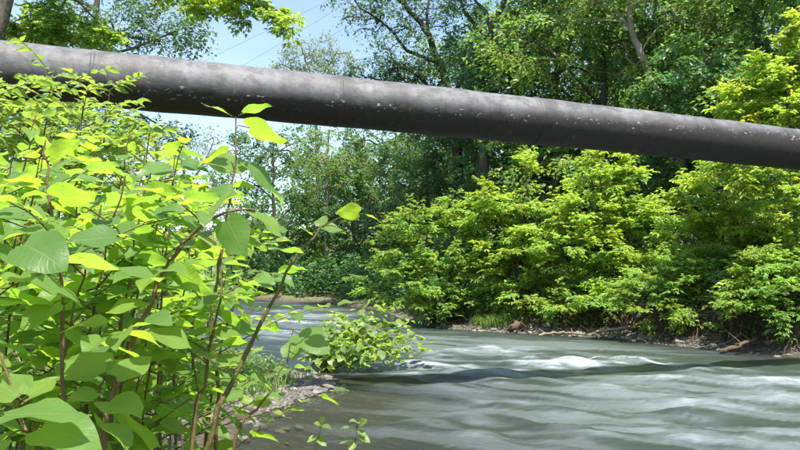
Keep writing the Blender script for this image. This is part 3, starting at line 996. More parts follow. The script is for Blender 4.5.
# --- bright shrubs along the far bank
def shrub(name, seed, px, d, blobs_px, label, mat, leaf=0.125, per_tip=30, stems=5, spray=0.62, bark=None, shape=6, up=1.1, dens=0.21):
    base = at(px, d)
    r = np.random.RandomState(seed)
    bl, ch = [], []
    for k, (x, y, dz, rx, ry, rz_, n) in enumerate(blobs_px):
        c_ = P(x, y, d + dz) - base
        bl.append((c_, (rx, ry, rz_), n))
        foot = np.array((r.normal(0, 0.18), r.normal(0, 0.18), 0.0))
        mid_ = c_ * 0.5 + (0, 0, c_[2] * 0.12)
        ch.append(([foot, mid_, c_], 0.035 + 0.012 * np.linalg.norm(c_) / 2, 0.014))
    bl = [(c_, rr, max(3, int(n_ * dens))) for c_, rr, n_ in bl]
    me = grow(seed, ch, bl, mat, bark or M['bark_dark'], leaf, per_tip, 0.3, 0.005, spray, shape, droop=0.35, up=up, tube_min=0.0, yellow=0.14, flat=0.35, compound=True)
    return plant(name, base, label, 'shrub', me, 'shrubs on the far bank', trunk='stems', crown='foliage')


lsh = shrub('bank_shrub', 59, 45, 11.5, [(20, 130, 0, 0.7, 0.6, 0.5, 90), (70, 140, 0.2, 0.7, 0.6, 0.5, 90), (-20, 110, 0, 0.7, 0.6, 0.5, 80), (110, 165, 0, 0.5, 0.5, 0.5, 60), (50, 190, -0.3, 0.9, 0.7, 0.6, 120), (0, 210, -0.3, 0.8, 0.6, 0.6, 100), (110, 220, -0.3, 0.7, 0.6, 0.5, 80), (160, 240, 0, 0.6, 0.6, 0.5, 60)],
            'dense bright shrub on the near bank under the left end of the pipe', M['fresh'], leaf=0.075, spray=0.36, dens=0.3)
del lsh['group']
shrub('riverside_shrub', 51, 445, 23.6, [(400, 250, 0.3, 0.9, 0.9, 0.7, 60), (425, 225, 0, 1.0, 0.9, 0.6, 70), (460, 215, 0.2, 1.0, 0.9, 0.7, 80), (415, 275, -0.4, 1.1, 0.9, 0.7, 90), (455, 260, -0.6, 1.2, 0.9, 0.8, 110),
      (495, 250, -0.3, 1.0, 0.9, 0.8, 80), (440, 298, -0.9, 1.2, 0.7, 0.35, 80), (490, 290, -0.8, 1.1, 0.7, 0.5, 80), (382, 285, 0.2, 0.7, 0.7, 0.5, 45)],
      'rounded green shrub overhanging the water left of the gravel edge', M['fresh'])
shrub('boxelder_shrub', 52, 520, 22.6, [(500, 215, 0, 0.8, 0.8, 0.7, 60), (520, 195, 0.2, 0.55, 0.6, 0.6, 36), (527, 172, 0.3, 0.3, 0.35, 0.45, 16), (540, 225, -0.4, 0.9, 0.8, 0.8, 85), (515, 255, -0.6, 1.0, 0.8, 0.8, 95), (550, 270, -0.6, 0.9, 0.8, 0.7, 80),
      (478, 208, 0.2, 0.6, 0.6, 0.45, 36), (530, 295, -0.9, 0.9, 0.6, 0.4, 60), (490, 192, 0.3, 0.35, 0.4, 0.3, 14)],
      'bright yellow green shrub with a pointed top beside the rounded shrub', M['bright'])
shrub('boxelder_shrub', 53, 612, 21.6, [(600, 180, 0, 0.7, 0.7, 0.6, 56), (625, 185, 0.2, 0.7, 0.7, 0.7, 56), (585, 215, -0.2, 0.8, 0.8, 0.7, 75), (635, 222, 0, 1.0, 0.8, 0.7, 90), (605, 250, -0.5, 1.0, 0.8, 0.8, 100), (570, 255, -0.4, 0.7, 0.7, 0.7, 60), (655, 205, 0.2, 0.5, 0.5, 0.4, 26),
      (645, 262, -0.4, 0.9, 0.8, 0.6, 75), (610, 285, -0.8, 1.1, 0.6, 0.4, 70), (590, 300, -1.2, 0.7, 0.4, 0.2, 50), (560, 302, -1.1, 0.5, 0.4, 0.18, 36), (640, 304, -1.0, 0.6, 0.4, 0.2, 44), (588, 166, 0.2, 0.4, 0.4, 0.35, 20), (615, 160, 0.2, 0.3, 0.3, 0.3, 12)],
      'tall bright yellow green shrub in the middle of the far bank', M['bright'])
shrub('hanging_shrub', 54, 690, 18.6, [(665, 275, -0.2, 0.9, 0.7, 0.5, 75), (700, 265, 0, 0.9, 0.7, 0.5, 80), (735, 262, 0.1, 0.9, 0.7, 0.5, 80), (690, 292, -0.5, 0.9, 0.5, 0.3, 60), (640, 292, -0.3, 0.7, 0.5, 0.35, 50), (725, 282, -0.5, 0.8, 0.5, 0.3, 55), (760, 262, 0.3, 0.7, 0.6, 0.5, 50), (655, 310, -0.6, 0.5, 0.4, 0.2, 24), (700, 312, -1.3, 0.5, 0.4, 0.25, 30)],
      'low grey green shrub hanging over the cut bank', M['fresh'], leaf=0.095, spray=0.45)
shrub('boxelder_shrub', 55, 742, 19.0, [(700, 200, 0, 0.7, 0.7, 0.7, 60), (735, 205, -0.2, 0.8, 0.7, 0.8, 75), (690, 232, 0.2, 0.7, 0.7, 0.5, 50), (770, 215, 0, 0.8, 0.7, 0.8, 70), (745, 240, -0.4, 0.9, 0.7, 0.6, 75), (770, 278, -2.2, 0.6, 0.5, 0.25, 60), (805, 275, -2.4, 0.6, 0.5, 0.35, 70), (740, 285, -1.8, 0.5, 0.4, 0.22, 40), (720, 175, 0.2, 0.7, 0.7, 0.6, 50), (785, 250, -0.3, 0.7, 0.7, 0.7, 60)],
      'green shrub under the right end of the pipe', M['bright'])
shrub('clearing_stand_in', 57, 324, 46.5, [(322, 268, 0, 0.8, 0.8, 0.7, 60), (328, 255, 0.2, 0.6, 0.6, 0.6, 40), (312, 280, -0.3, 0.9, 0.7, 0.5, 50)],  # shrub added as a bright patch for the sunlit clearing
      'added bright shrub for the sunlit clearing behind the thin pale trunk at the river bend', M['bright'], leaf=0.2, spray=0.5)
shrub('hanging_shrub', 58, 800, 16.4, [(760, 268, 0.1, 0.6, 0.5, 0.35, 60), (795, 262, 0, 0.7, 0.5, 0.4, 70), (780, 292, -0.5, 0.6, 0.4, 0.25, 55), (815, 290, -0.5, 0.6, 0.4, 0.3, 60), (745, 298, -0.3, 0.45, 0.35, 0.2, 34), (790, 312, -0.8, 0.4, 0.3, 0.16, 26), (825, 262, 0, 0.7, 0.5, 0.4, 60)],
      'green shrub drooping over the cut bank at the right edge', M['fresh'], leaf=0.095, spray=0.45)
# bright tall tree at the right edge
airy(56, 17.2, 792, [
    ([(796, 265), (795, 190), (792, 140), (788, 100), (800, 50), (812, 10)], 0.055, 0.025),
    ([(794, 170), (770, 130), (748, 100), (738, 82)], 0.028, 0.01, 0.4),
    ([(792, 130), (815, 90), (828, 50)], 0.03, 0.012, 0.5),
    ([(795, 200), (770, 175), (745, 165)], 0.025, 0.01, -0.4)],
    [(745, 95, 0.1, 0.42, 0.5, 0.42, 40), (770, 85, 0, 0.5, 0.5, 0.5, 50), (795, 80, 0.2, 0.5, 0.5, 0.55, 50), (760, 115, 0.1, 0.6, 0.5, 0.4, 50), (800, 115, -0.2, 0.6, 0.6, 0.5, 55), (735, 118, 0.2, 0.35, 0.4, 0.3, 22), (805, 35, 0.2, 0.5, 0.5, 0.5, 40), (820, 70, 0.2, 0.6, 0.6, 0.7, 50),
     (790, 190, -0.3, 0.6, 0.5, 0.5, 50), (755, 180, -0.3, 0.5, 0.5, 0.4, 40), (730, 165, -0.2, 0.4, 0.4, 0.3, 26), (810, 230, -0.3, 0.6, 0.5, 0.5, 45), (775, 150, 0, 0.6, 0.5, 0.4, 40), (790, 60, 0.1, 0.3, 0.3, 0.3, 14), (755, 72, 0, 0.25, 0.3, 0.25, 12)],
    'brilliant yellow green young tree at the right edge behind the pipe', M['bright'], M['bark'], leaf=0.105, per_tip=24, spray=0.42, twig=0.004, name='young_tree', shape=6, compound=True, dens=0.25)

# ------------------------------------------------------------------ ground cover of the far side
def cover(name, seed, n, area, hgt, leaf, mat, label, cat, cond=None):
    r = np.random.RandomState(seed)
    x = r.uniform(area[0], area[1], n * 3)
    y = r.uniform(area[2], area[3], n * 3)
    df, dn = seg_dist(x, y, FAR), seg_dist(x, y, NEAR)
    ok = (~in_poly(x, y, RIVER)) & cond(x, y, df, dn)
    dens = fbm(x * 0.5, y * 0.5, seed, 3) > -0.16
    x, y = x[ok & dens][:n], y[ok & dens][:n]
    n = len(x)
    z = height(x, y)
    top = hgt * (0.5 + 1.0 * np.clip(fbm(x * 0.8, y * 0.8, seed + 5, 3) + 0.4, 0, 1))
    p = np.stack((x, y, z + r.uniform(0.02, 1, n) * top), -1)
    d = unit(r.normal(0, 1, (n, 3)) * (1, 1, 0.4))
    nrm = unit(np.array((0, 0, 0.9)) + r.normal(0, 0.45, (n, 3)))
    L = leaf * r.uniform(0.6, 1.3, n)
    V, f, k = leaf_cards(p, d, nrm, L, L * 0.6, 4)
    me = make_mesh(name, V, [f], [mat], False, {'tint': np.repeat(tints(r, n, 0.7, 1.3, 0.2), k, 0)})
    return tag(obj(name, me), label, cat, kind='stuff')


cover('undergrowth', 71, 60000, (-1, 15, 10, 30), 0.7, 0.13, M['mid'], 'leafy undergrowth along the top of the far bank', 'undergrowth',
      lambda x, y, df, dn: (df > 0.8) & (df < 6) & (df < dn))
cover('undergrowth', 72, 60000, (-18, 3, 26, 58), 1.8, 0.24, M['dark'], 'leafy undergrowth on the bank at the river bend', 'undergrowth',
      lambda x, y, df, dn: (df > 0.5) & (df < 14) & (df < dn))
cover('undergrowth', 73, 30000, (-9, -1.4, 3, 20), 0.35, 0.07, M['mid'], 'low weeds covering the near bank under the knotweed', 'undergrowth',
      lambda x, y, df, dn: (dn > 0.7) & (dn < df))
cover('far_woodland', 74, 45000, (-16, 48, 56, 72), 9.0, 0.42, M['dark'], 'distant woodland closing the view behind the trees', 'woodland',
      lambda x, y, df, dn: (df < dn) & (x / y > -0.22))


def grass(name, seed, n, cx, cy, sx, sy, hgt, label):
    r = np.random.RandomState(seed)
    x, y = r.normal(cx, sx, n), r.normal(cy, sy, n)
    z = height(x, y)
    ok = z > 0.03
    x, y, z = x[ok], y[ok], z[ok]
    n = len(x)
    a = r.uniform(0, 2 * np.pi, n)
    dirv = np.stack((np.cos(a), np.sin(a), np.zeros(n)), -1)
    side = np.stack((-np.sin(a), np.cos(a), np.zeros(n)), -1)
    H = hgt * r.uniform(0.5, 1.2, n)[:, None]
    p = np.stack((x, y, z - 0.02), -1)
    w = 0.008
    mid_ = p + dirv * H * 0.18 + np.array((0, 0, 1)) * H * 0.6
    tip = p + dirv * H * r.uniform(0.35, 0.8, n)[:, None] + np.array((0, 0, 1)) * H * 0.92
    V = np.stack((p - side * w, p + side * w, mid_ + side * w * 0.8, mid_ - side * w * 0.8, tip), 1).reshape(-1, 3)
    b = np.arange(n)[:, None] * 5
    me = make_mesh(name, V, [b + np.array([0, 1, 2, 3]), b + np.array([3, 2, 4])], [M['mid']], True, {'tint': np.repeat(tints(r, n, 0.7, 1.2, 0.1), 5, 0)})
    return tag(obj(name, me), label, 'grass', kind='stuff')


grass('bank_grass', 81, 800, 2.75, 21.7, 0.35, 0.22, 0.42, 'bright green grass tuft above the stony far edge')
grass('bank_grass', 82, 900, -2.3, 10.9, 0.45, 0.5, 0.28, 'grass growing on the gravel bar at the near bank')

# ------------------------------------------------------------------ stones, driftwood, roots
def stone_mesh(seed):
    r = np.random.RandomState(seed)
    import bmesh
    bm = bmesh.new()
    bmesh.ops.create_icosphere(bm, subdivisions=2, radius=1)
    V = np.array([v.co[:] for v in bm.verts])
    Fc = np.array([[v.index for v in f.verts] for f in bm.faces])
    bm.free()
    for k in range(7):
        d = rand_dirs(r, 1)[0]
        h = r.uniform(0.55, 0.85)
        s_ = V @ d
        V = V - np.where(s_ > h, s_ - h, 0)[:, None] * d * 0.85
    V = V * (1 + 0.12 * vnoise(V[:, 0] * 2 + seed, V[:, 1] * 2 + V[:, 2] * 3, seed))[:, None] * np.array((1, r.uniform(0.6, 0.9), r.uniform(0.4, 0.65)))
    return make_mesh('stone', V, [Fc], [M['stone']], True)


STONES = [stone_mesh(k) for k in range(8)]


def bank_point(poly, t0, t1, t, off):
    """point off metres to the land side of polyline vertices t0..t1 (far bank: +)"""
    i = t0 + (t1 - t0) * t
    k = min(int(i), len(poly) - 2)
    f = i - k
    p = poly[k] * (1 - f) + poly[k + 1] * f
    v = unit(poly[k + 1] - poly[k])
    return p + np.array((v[1], -v[0])) * off


def put_stone(x, y, size, label, group, sink=0.25):
    o = obj('stone', STONES[RND.randrange(8)])
    o.location = (x, y, max(h1(x, y), -0.10) + size * (0.45 - sink))
    o.rotation_euler = (RND.uniform(-0.3, 0.3), RND.uniform(-0.3, 0.3), RND.uniform(0, 6.28))
    o.scale = (size * RND.uniform(0.85, 1.3), size * RND.uniform(0.8, 1.1), size * RND.uniform(0.7, 1.1))
    return tag(o, label, 'stone', group)


for k in range(120):
    t = RND.random() if k % 5 == 0 else RND.uniform(0.22, 1.0)
    p = bank_point(FAR, 3.7, 9.0, t, RND.uniform(-0.15, 0.75))
    if in_poly(np.array([p[0]]), np.array([p[1]]), RIVER)[0] and seg_dist(np.array([p[0]]), np.array([p[1]]), FAR)[0] > 0.3:
        continue
    put_stone(p[0], p[1], RND.choice([0.05, 0.06, 0.08, 0.09, 0.11, 0.14]), 'pale stone on the stony water edge below the far bank', 'stones along the far water edge')
for k in range(70):
    a, rr = RND.uniform(0, 6.28), RND.random() ** 0.5
    x, y = -1.75 + 0.95 * rr * math.cos(a), 11.0 + 1.5 * rr * math.sin(a)
    if h1(x, y) < -0.06:
        continue
    put_stone(x, y, RND.choice([0.035, 0.045, 0.06, 0.075, 0.09]), 'brown grey stone on the gravel bar beside the knotweed', 'stones on the gravel bar')
for k in range(26):
    x, y = RND.uniform(-1.75, -1.1), RND.uniform(6.4, 9.4)
    if h1(x, y) < -0.12:
        continue
    put_stone(x, y, RND.choice([0.04, 0.05, 0.07, 0.09]), 'stone in the shallow water at the knotweed edge', 'stones in the near shallows')
for px, py, sz, lb in ((768, 358, 0.13, 'flat wet stone breaking the water at the right edge'), (712, 350, 0.16, 'pale flat stone at the foot of the dark cut bank'), (590, 333, 0.17, 'long pale stone in front of the driftwood'), (345, 384, 0.09, 'small wet stone off the tip of the gravel bar')):
    d = CAMH * F / (py - 270)
    put_stone((px - 400) / F * d, d, sz, lb, None, 0.2)


def gravel(name, seed, n, poly_fn, label):
    r = np.random.RandomState(seed)
    pts = np.array([poly_fn(r) for _ in range(n)])
    z = height(pts[:, 0], pts[:, 1])
    ok = z > -0.06
    pts, z = pts[ok], z[ok]
    n = len(pts)
    sz = r.uniform(0.012, 0.04, n)
    base = np.array([(1, 0, 0), (-1, 0, 0), (0, 1, 0), (0, -1, 0), (0, 0, 0.7), (0, 0, -0.5)], float)
    tri = np.array([(0, 2, 4), (2, 1, 4), (1, 3, 4), (3, 0, 4), (2, 0, 5), (1, 2, 5), (3, 1, 5), (0, 3, 5)])
    a = r.uniform(0, 6.28, n)
    ca, sa = np.cos(a), np.sin(a)
    B = base[None] * (1 + r.normal(0, 0.2, (n, 6, 1)))
    X = B[..., 0] * ca[:, None] * 1.3 - B[..., 1] * sa[:, None]
    Y = B[..., 0] * sa[:, None] * 1.3 + B[..., 1] * ca[:, None]
    V = np.stack((X, Y, B[..., 2]), -1) * sz[:, None, None] + np.stack((pts[:, 0], pts[:, 1], z), -1)[:, None]
    f = (np.arange(n)[:, None, None] * 6 + tri[None]).reshape(-1, 3)
    tn = tints(r, n, 0.4, 1.4, 0.06)
    return tag(obj(name, make_mesh(name, V.reshape(-1, 3), [f], [M['gravel']], False, {'tint': np.repeat(tn, 6, 0)})), label, 'gravel', kind='stuff')


s = N('gravel')
tn_ = s.node('Attribute', attribute_name='tint').outputs['Color']
M['gravel'] = s.finish(s.node('BsdfPrincipled', {'Base Color': s.mix(1.0, tn_, (0.115, 0.104, 0.088), 'MULTIPLY'), 'Roughness': 0.8}).outputs[0])
gravel('gravel', 91, 3500, lambda r: (-1.9 + r.normal(0, 0.55), 10.9 + r.normal(0, 0.9)), 'brown gravel bar sticking out into the river')
gravel('gravel', 92, 5000, lambda r: bank_point(FAR, 4.7, 10.2, r.uniform(), r.uniform(-0.1, 0.7)), 'pale gravel strip along the far water edge')


def log_thing(name, pts, r0, r1, label, cat, mat, group=None, side=None, seed=0):
    pts = np.asarray(pts, float)
    base = pts[0].copy()
    sp_ = spline(pts, 16) - base
    r = np.random.RandomState(seed)
    sp_ = sp_ + r.normal(0, 0.012, sp_.shape)
    o = empty(name, base, label, cat, group)
    tb = Tubes()
    rad = np.linspace(r0, r1, 16) * (1 + 0.12 * r.normal(size=16))
    rad[0] *= 0.3
    rad[-1] *= 0.25
    tb.add(sp_, rad, 8)
    obj('trunk' if name != 'exposed_root' else 'root', tb.mesh('log', mat), o)
    for k in range(side or 0):
        i = r.randint(3, 12)
        d = unit(r.normal(size=3) + (0, 0, 0.8)) * r.uniform(0.15, 0.4)
        tb = Tubes()
        tb.add(spline([sp_[i], sp_[i] + d * 0.6 + r.normal(0, 0.03, 3), sp_[i] + d], 6), np.linspace(rad[i] * 0.45, 0.006, 6), 5)
        obj('branch_stub', tb.mesh('branch_stub', mat), o)
    return o


def wl(px, py, lift=0.0):
    """point on the water plane (raised by lift) under a photo pixel"""
    d = (CAMH - lift) * F / (py - 270)
    return np.array(((px - 400) / F * d, d, lift))


log_thing('driftwood_log', [wl(592, 331, 0.16), wl(612, 329, 0.24), wl(630, 327, 0.30), wl(645, 328, 0.22)], 0.05, 0.03, 'pale driftwood log lying along the stony far edge', 'log', M['wood'], side=2, seed=1)
log_thing('driftwood_log', [wl(668, 333, 0.12), wl(676, 326, 0.3), wl(684, 319, 0.5)], 0.055, 0.03, 'pale driftwood log propped up against the cut bank', 'log', M['wood'], side=1, seed=2)
log_thing('driftwood_log', [wl(716, 352, 0.05), wl(732, 346, 0.18), wl(748, 340, 0.26), wl(756, 338, 0.28)], 0.05, 0.03, 'brown driftwood branch at the foot of the dark bank', 'log', M['root'], side=3, seed=3)
log_thing('driftwood_log', [wl(537, 334, 0.12), wl(560, 332, 0.16), wl(586, 334, 0.12)], 0.04, 0.025, 'thin grey driftwood stick at the left of the stones', 'log', M['wood'], side=2, seed=4)
def root_tangle(name, c_, size, n, label, cat, seed):
    r = np.random.RandomState(seed)
    o = empty(name, c_, label, cat)
    tb = Tubes()
    core = spline([(-0.5 * size, 0.1, -0.1), (-0.1 * size, 0, 0.22 * size), (0.35 * size, 0.05, 0.42 * size), (0.6 * size, 0.2, 0.5 * size)], 10)
    tb.add(core + r.normal(0, 0.04 * size, core.shape), np.array([0.02, 0.14, 0.2, 0.22, 0.2, 0.22, 0.18, 0.15, 0.12, 0.03]) * size * r.uniform(0.8, 1.2, 10), 9)
    obj('stump_core', tb.mesh('stump_core', M['root']), o)
    for k in range(n):
        st = core[r.randint(1, 9)]
        d = unit(r.normal(size=3) * (1, 0.8, 0.7) + (0, -0.5, -0.1)) * size * r.uniform(0.4, 1.0)
        tb = Tubes()
        pts = spline([st, st + d * 0.4 + r.normal(0, 0.08 * size, 3), st + d * 0.75 + r.normal(0, 0.1 * size, 3), st + d + (0, 0, -0.15 * size)], 9)
        tb.add(pts, np.linspace(r.uniform(0.03, 0.075) * size, 0.008, 9), 6)
        obj('root', tb.mesh('root', M['root'] if r.rand() < 0.9 else M['wood']), o)
    return o


root_tangle('stump', wl(514, 330, 0.06), 0.45, 9, 'dark broken stump at the water edge beside the grass tuft', 'stump', 5)
root_tangle('stump', wl(438, 321, 0.12), 0.7, 20, 'dark root mass under the rounded shrub', 'stump', 6)


def debris(name, seed, n, t0, t1, label):
    r = np.random.RandomState(seed)
    tb = Tubes()
    for k in range(n):
        p = bank_point(FAR, t0, t1, r.uniform(), r.uniform(0.3, 1.5))
        z = h1(p[0], p[1])
        c_ = np.array((p[0], p[1], z + 0.03))
        d = unit(r.normal(size=3) * (1, 0.7, 0.5)) * r.uniform(0.12, 0.45)
        tb.add(spline([c_ - d, c_ + r.normal(0, 0.04, 3), c_ + d], 5), np.linspace(r.uniform(0.006, 0.018), 0.004, 5), 4)
    return tag(obj(name, tb.mesh(name, M['wood'] if seed % 2 else M['root'])), label, 'twigs', kind='stuff')


debris('twigs', 101, 160, 3.7, 8.0, 'pale dry twigs scattered down the cut far bank')
debris('twigs', 102, 320, 3.6, 9.5, 'dark twigs and rootlets scattered down the cut far bank')
rootspec = [(RND.uniform(545, 815), RND.uniform(-0.4, 0.5)) for _ in range(30)]
for k, (px, sw) in enumerate(rootspec):
    yb = np.interp(px, [500, 600, 700, 800], [331, 336, 347, 356])
    H = np.interp(px, [560, 700, 800], [0.65, 0.9, 1.05])
    d = CAMH * F / (yb - 270) + 0.75
    x0 = (px - 400) / F * d
    pts = [(x0 + sw * 0.6, d + 0.5, H + 0.16), (x0 + 0.12 * sw, d + 0.03, H * 0.8), (x0 - sw * 0.6, d - 0.28, H * 0.42), (x0 - sw * 1.4, d - 0.5, 0.06)]
    log_thing('exposed_root', pts, RND.choice([0.012, 0.018, 0.025, 0.045]), 0.008, 'bare brown root hanging down the cut far bank', 'root', M['root'], 'roots on the cut bank', seed=20 + k)

# ------------------------------------------------------------------ broad leaves (one mesh per leaf shape, one object per leaf)
def broad_leaf(name, seed, prof, mat, stem_mat, petiole=0.22, curl=0.2, fold=0.14, cols=5, wave=0.05):
    r = np.random.RandomState(seed)
    vs_ = np.array([p[0] for p in prof])
    ws = np.array([p[1] for p in prof]) * (1 + 0.07 * np.sin(np.linspace(0, 5, len(prof)) + seed * 1.7))
    us = np.linspace(-1, 1, cols)
    U, Vv = np.meshgrid(us, vs_)
    Wd = ws[:, None]
    tw = r.normal(0, 0.12)
    x = U * Wd + 0.04 * np.sin(Vv * 3 + seed) * Vv
    y = Vv - 0.09 * np.abs(U) ** 1.5 * (1 - Vv) ** 4 + petiole
    z = fold * np.abs(U) * Wd * 2 * (1 - 0.4 * Vv) - curl * Vv ** 2 + wave * np.sin(Vv * 9 + seed) * np.abs(U) + tw * U * Wd * Vv + 0.02
    V = np.stack((x, y, z), -1).reshape(-1, 3)
    nr, nc = len(vs_), cols
    ii = np.arange(nr * nc).reshape(nr, nc)
    q_ = np.stack((ii[:-1, :-1], ii[:-1, 1:], ii[1:, 1:], ii[1:, :-1]), -1).reshape(-1, 4)
    k0 = len(V)
    pt = np.array([(0, 0, 0), (0, petiole * 0.55, 0.012), (0, petiole * 1.02, 0.02)])
    ring = np.array([(math.cos(a), 0, math.sin(a)) for a in (0.5, 2.6, 4.7)]) * 0.013
    V = np.vstack((V, (pt[:, None] + ring[None]).reshape(-1, 3)))
    pq = []
    for i in range(2):
        for j in range(3):
            pq.append((k0 + i * 3 + j, k0 + i * 3 + (j + 1) % 3, k0 + i * 3 + 3 + (j + 1) % 3, k0 + i * 3 + 3 + j))
    allq = np.vstack((q_, np.array(pq)))
    me = make_mesh(name, V, [allq], [mat, stem_mat], True, mat_idx=[0] * len(q_) + [1] * len(pq))
    uvl = me.uv_layers.new(name='UVMap')
    uvv = np.concatenate((np.stack((U, Vv), -1).reshape(-1, 2), np.zeros((9, 2))))
    uvl.data.foreach_set('uv', uvv[allq.ravel()].astype(np.float32).ravel())
    return me


KNOT_PROF = [(0, 0.17), (0.07, 0.29), (0.24, 0.375), (0.47, 0.365), (0.70, 0.26), (0.87, 0.115), (1.0, 0.004)]
SLIM_PROF = [(0, 0.05), (0.12, 0.16), (0.32, 0.25), (0.55, 0.24), (0.75, 0.15), (0.9, 0.06), (1.0, 0.004)]
KNOT_PROF = [tuple(v) for v in np.maximum(spline(np.array(KNOT_PROF), 11), 0.003)]
KNOT_PROF[0] = (0.0, KNOT_PROF[0][1])
KNOT = [broad_leaf('leaf', k, KNOT_PROF, M['knot_leaf'], M['stem_green'], 0.2, [0.10, 0.22, 0.34, 0.16, 0.05, 0.28, 0.18, 0.4][k], [0.10, 0.2, 0.14, 0.28, 0.06, 0.17, 0.24, 0.12][k]) for k in range(8)]
SLIM = [broad_leaf('leaf', 40 + k, SLIM_PROF, M['bush_leaf'], M['stem_green'], 0.12, 0.1 + 0.07 * k, 0.12 + 0.03 * k) for k in range(5)]


def put_leaf(parent, base_w, d, nrm, L, meshes, origin, wscale=1.0):
    d = unit(d)
    x = unit(np.cross(d, nrm))
    n_ = np.cross(x, d)
    o = bpy.data.objects.new('leaf', meshes[RND.randrange(len(meshes))])
    COL.objects.link(o)
    o.parent = parent
    loc = np.asarray(base_w) - origin
    m = Matrix(((x[0] * L * wscale, d[0] * L, n_[0] * L, loc[0]), (x[1] * L * wscale, d[1] * L, n_[1] * L, loc[1]), (x[2] * L * wscale, d[2] * L, n_[2] * L, loc[2]), (0, 0, 0, 1)))
    o.matrix_basis = m
    return o


def up_normal(tilt=0.3):
    return unit(np.array((RND.gauss(0, tilt), RND.gauss(0, tilt), 1.0)))


def tube_part(name, pts, r0, r1, mat, parent, origin, k=6):
    tb = Tubes()
    tb.add(np.asarray(pts) - origin, np.linspace(r0, r1, len(pts)), k)
    return obj(name, tb.mesh(name, mat), parent)


def knotweed(path, r0, label, group=None, n_lat=5, leaf=0.12, lat_len=0.45, leaves_from=0.35, hero=(), main_leaves=True, stem_mat='stem', tilt=0.35, lat_leaves=7, lat_from=0.4):
    """path: world points from the ground to the tip"""
    path = np.asarray(path, float)
    L = np.linalg.norm(np.diff(path, axis=0), axis=1).sum()
    m = max(10, int(L / 0.08))
    sp_ = spline(path, m)
    zig = np.array([(RND.gauss(0, 0.004), RND.gauss(0, 0.004), 0) for _ in range(m)])
    sp_ = sp_ + zig
    o = empty('knotweed', path[0], label, 'plant', group)
    tbs = Tubes()
    rads = np.linspace(r0, max(0.0018, r0 * 0.3), m) * (1 + 0.28 * (np.arange(m) % 2))
    tbs.add(sp_ - path[0], rads, 7)
    obj('stem', tbs.mesh('stem', M[stem_mat]), o)
    a0 = RND.uniform(0, 6.28)
    if main_leaves:
        nl = int(L * (1 - leaves_from) / 0.105)
        for k in range(nl):
            f = leaves_from + (1 - leaves_from) * (k + 0.6) / max(nl, 1)
            i = min(int(f * (m - 1)), m - 1)
            a = a0 + k * math.pi + RND.uniform(-0.5, 0.5)
            d = np.array((math.cos(a), math.sin(a), RND.uniform(-0.45, 0.25)))
            sz = leaf * (1.15 - 0.55 * max(0, (f - 0.6) / 0.4)) * RND.uniform(0.8, 1.15)
            put_leaf(o, sp_[i], d, up_normal(tilt), sz, KNOT, path[0])
    for k in range(n_lat):
        f = lat_from + (0.95 - lat_from) * (k + RND.random() * 0.7) / max(1, n_lat)
        i = min(int(f * (m - 1)), m - 1)
        a = a0 + 1.2 + k * 2.4 + RND.uniform(-0.4, 0.4)
        ln = lat_len * RND.uniform(0.6, 1.2) * (1.15 - 0.6 * f)
        dv = np.array((math.cos(a), math.sin(a), 0.55))
        q0 = sp_[i]
        q1 = q0 + dv * ln * 0.55
        q2 = q0 + dv * ln * np.array((1, 1, 0.75))
        ls = spline([q0, q1, q2], 8)
        sbo = tube_part('side_branch', ls, r0 * 0.38, 0.0014, M[stem_mat], o, path[0], 5)
        hd = unit(q2 - q0)
        sd_ = unit(np.cross(hd, (0, 0, 1)))
        nn = lat_leaves
        for j in range(nn):
            g = 0.2 + 0.8 * (j + 0.5) / nn
            b = ls[min(7, int(g * 7.99))]
            sgn = 1 if j % 2 else -1
            d = hd * 0.5 + sd_ * sgn * RND.uniform(0.6, 1.0) + np.array((0, 0, RND.uniform(-0.4, 0.1)))
            if j == nn - 1:
                d = hd + np.array((0, 0, -0.2))
            put_leaf(sbo, b, d, up_normal(tilt), leaf * RND.uniform(0.6, 1.0) * (1.05 - 0.35 * g), KNOT, path[0])
    for hl in hero:                                   # (x0,y0,d0, x1,y1,d1, normal, width): base and tip of one blade
        b, t = P(*hl[0:3]), P(*hl[3:6])
        lv = np.linalg.norm(t - b)
        i = int(np.argmin(((sp_ - b) ** 2).sum(1)))
        if np.linalg.norm(sp_[i] - b) > 0.02:
            tube_part('leaf_stalk', spline([sp_[i], sp_[i] * 0.5 + b * 0.5 + (0, 0, 0.01), b], 6), 0.0022, 0.0014, M['stem_green'], o, path[0], 5)
        put_leaf(o, b, t - b, np.asarray(hl[6], float), lv / 1.15, [KNOT[0], KNOT[4]], path[0], hl[7] if len(hl) > 7 else 1.0)
    return o


def foot(px, d):
    p = at(px, d)
    p[2] -= 0.03
    return p


UP = (0.1, -0.3, 1.0)
TOCAM = (-0.3, 0.7, 0.7)        # underside turned to the camera
AWAY = (0.0, 0.55, 1.0)          # underside seen
EDGE = (0.1, 0.1, 1.0)
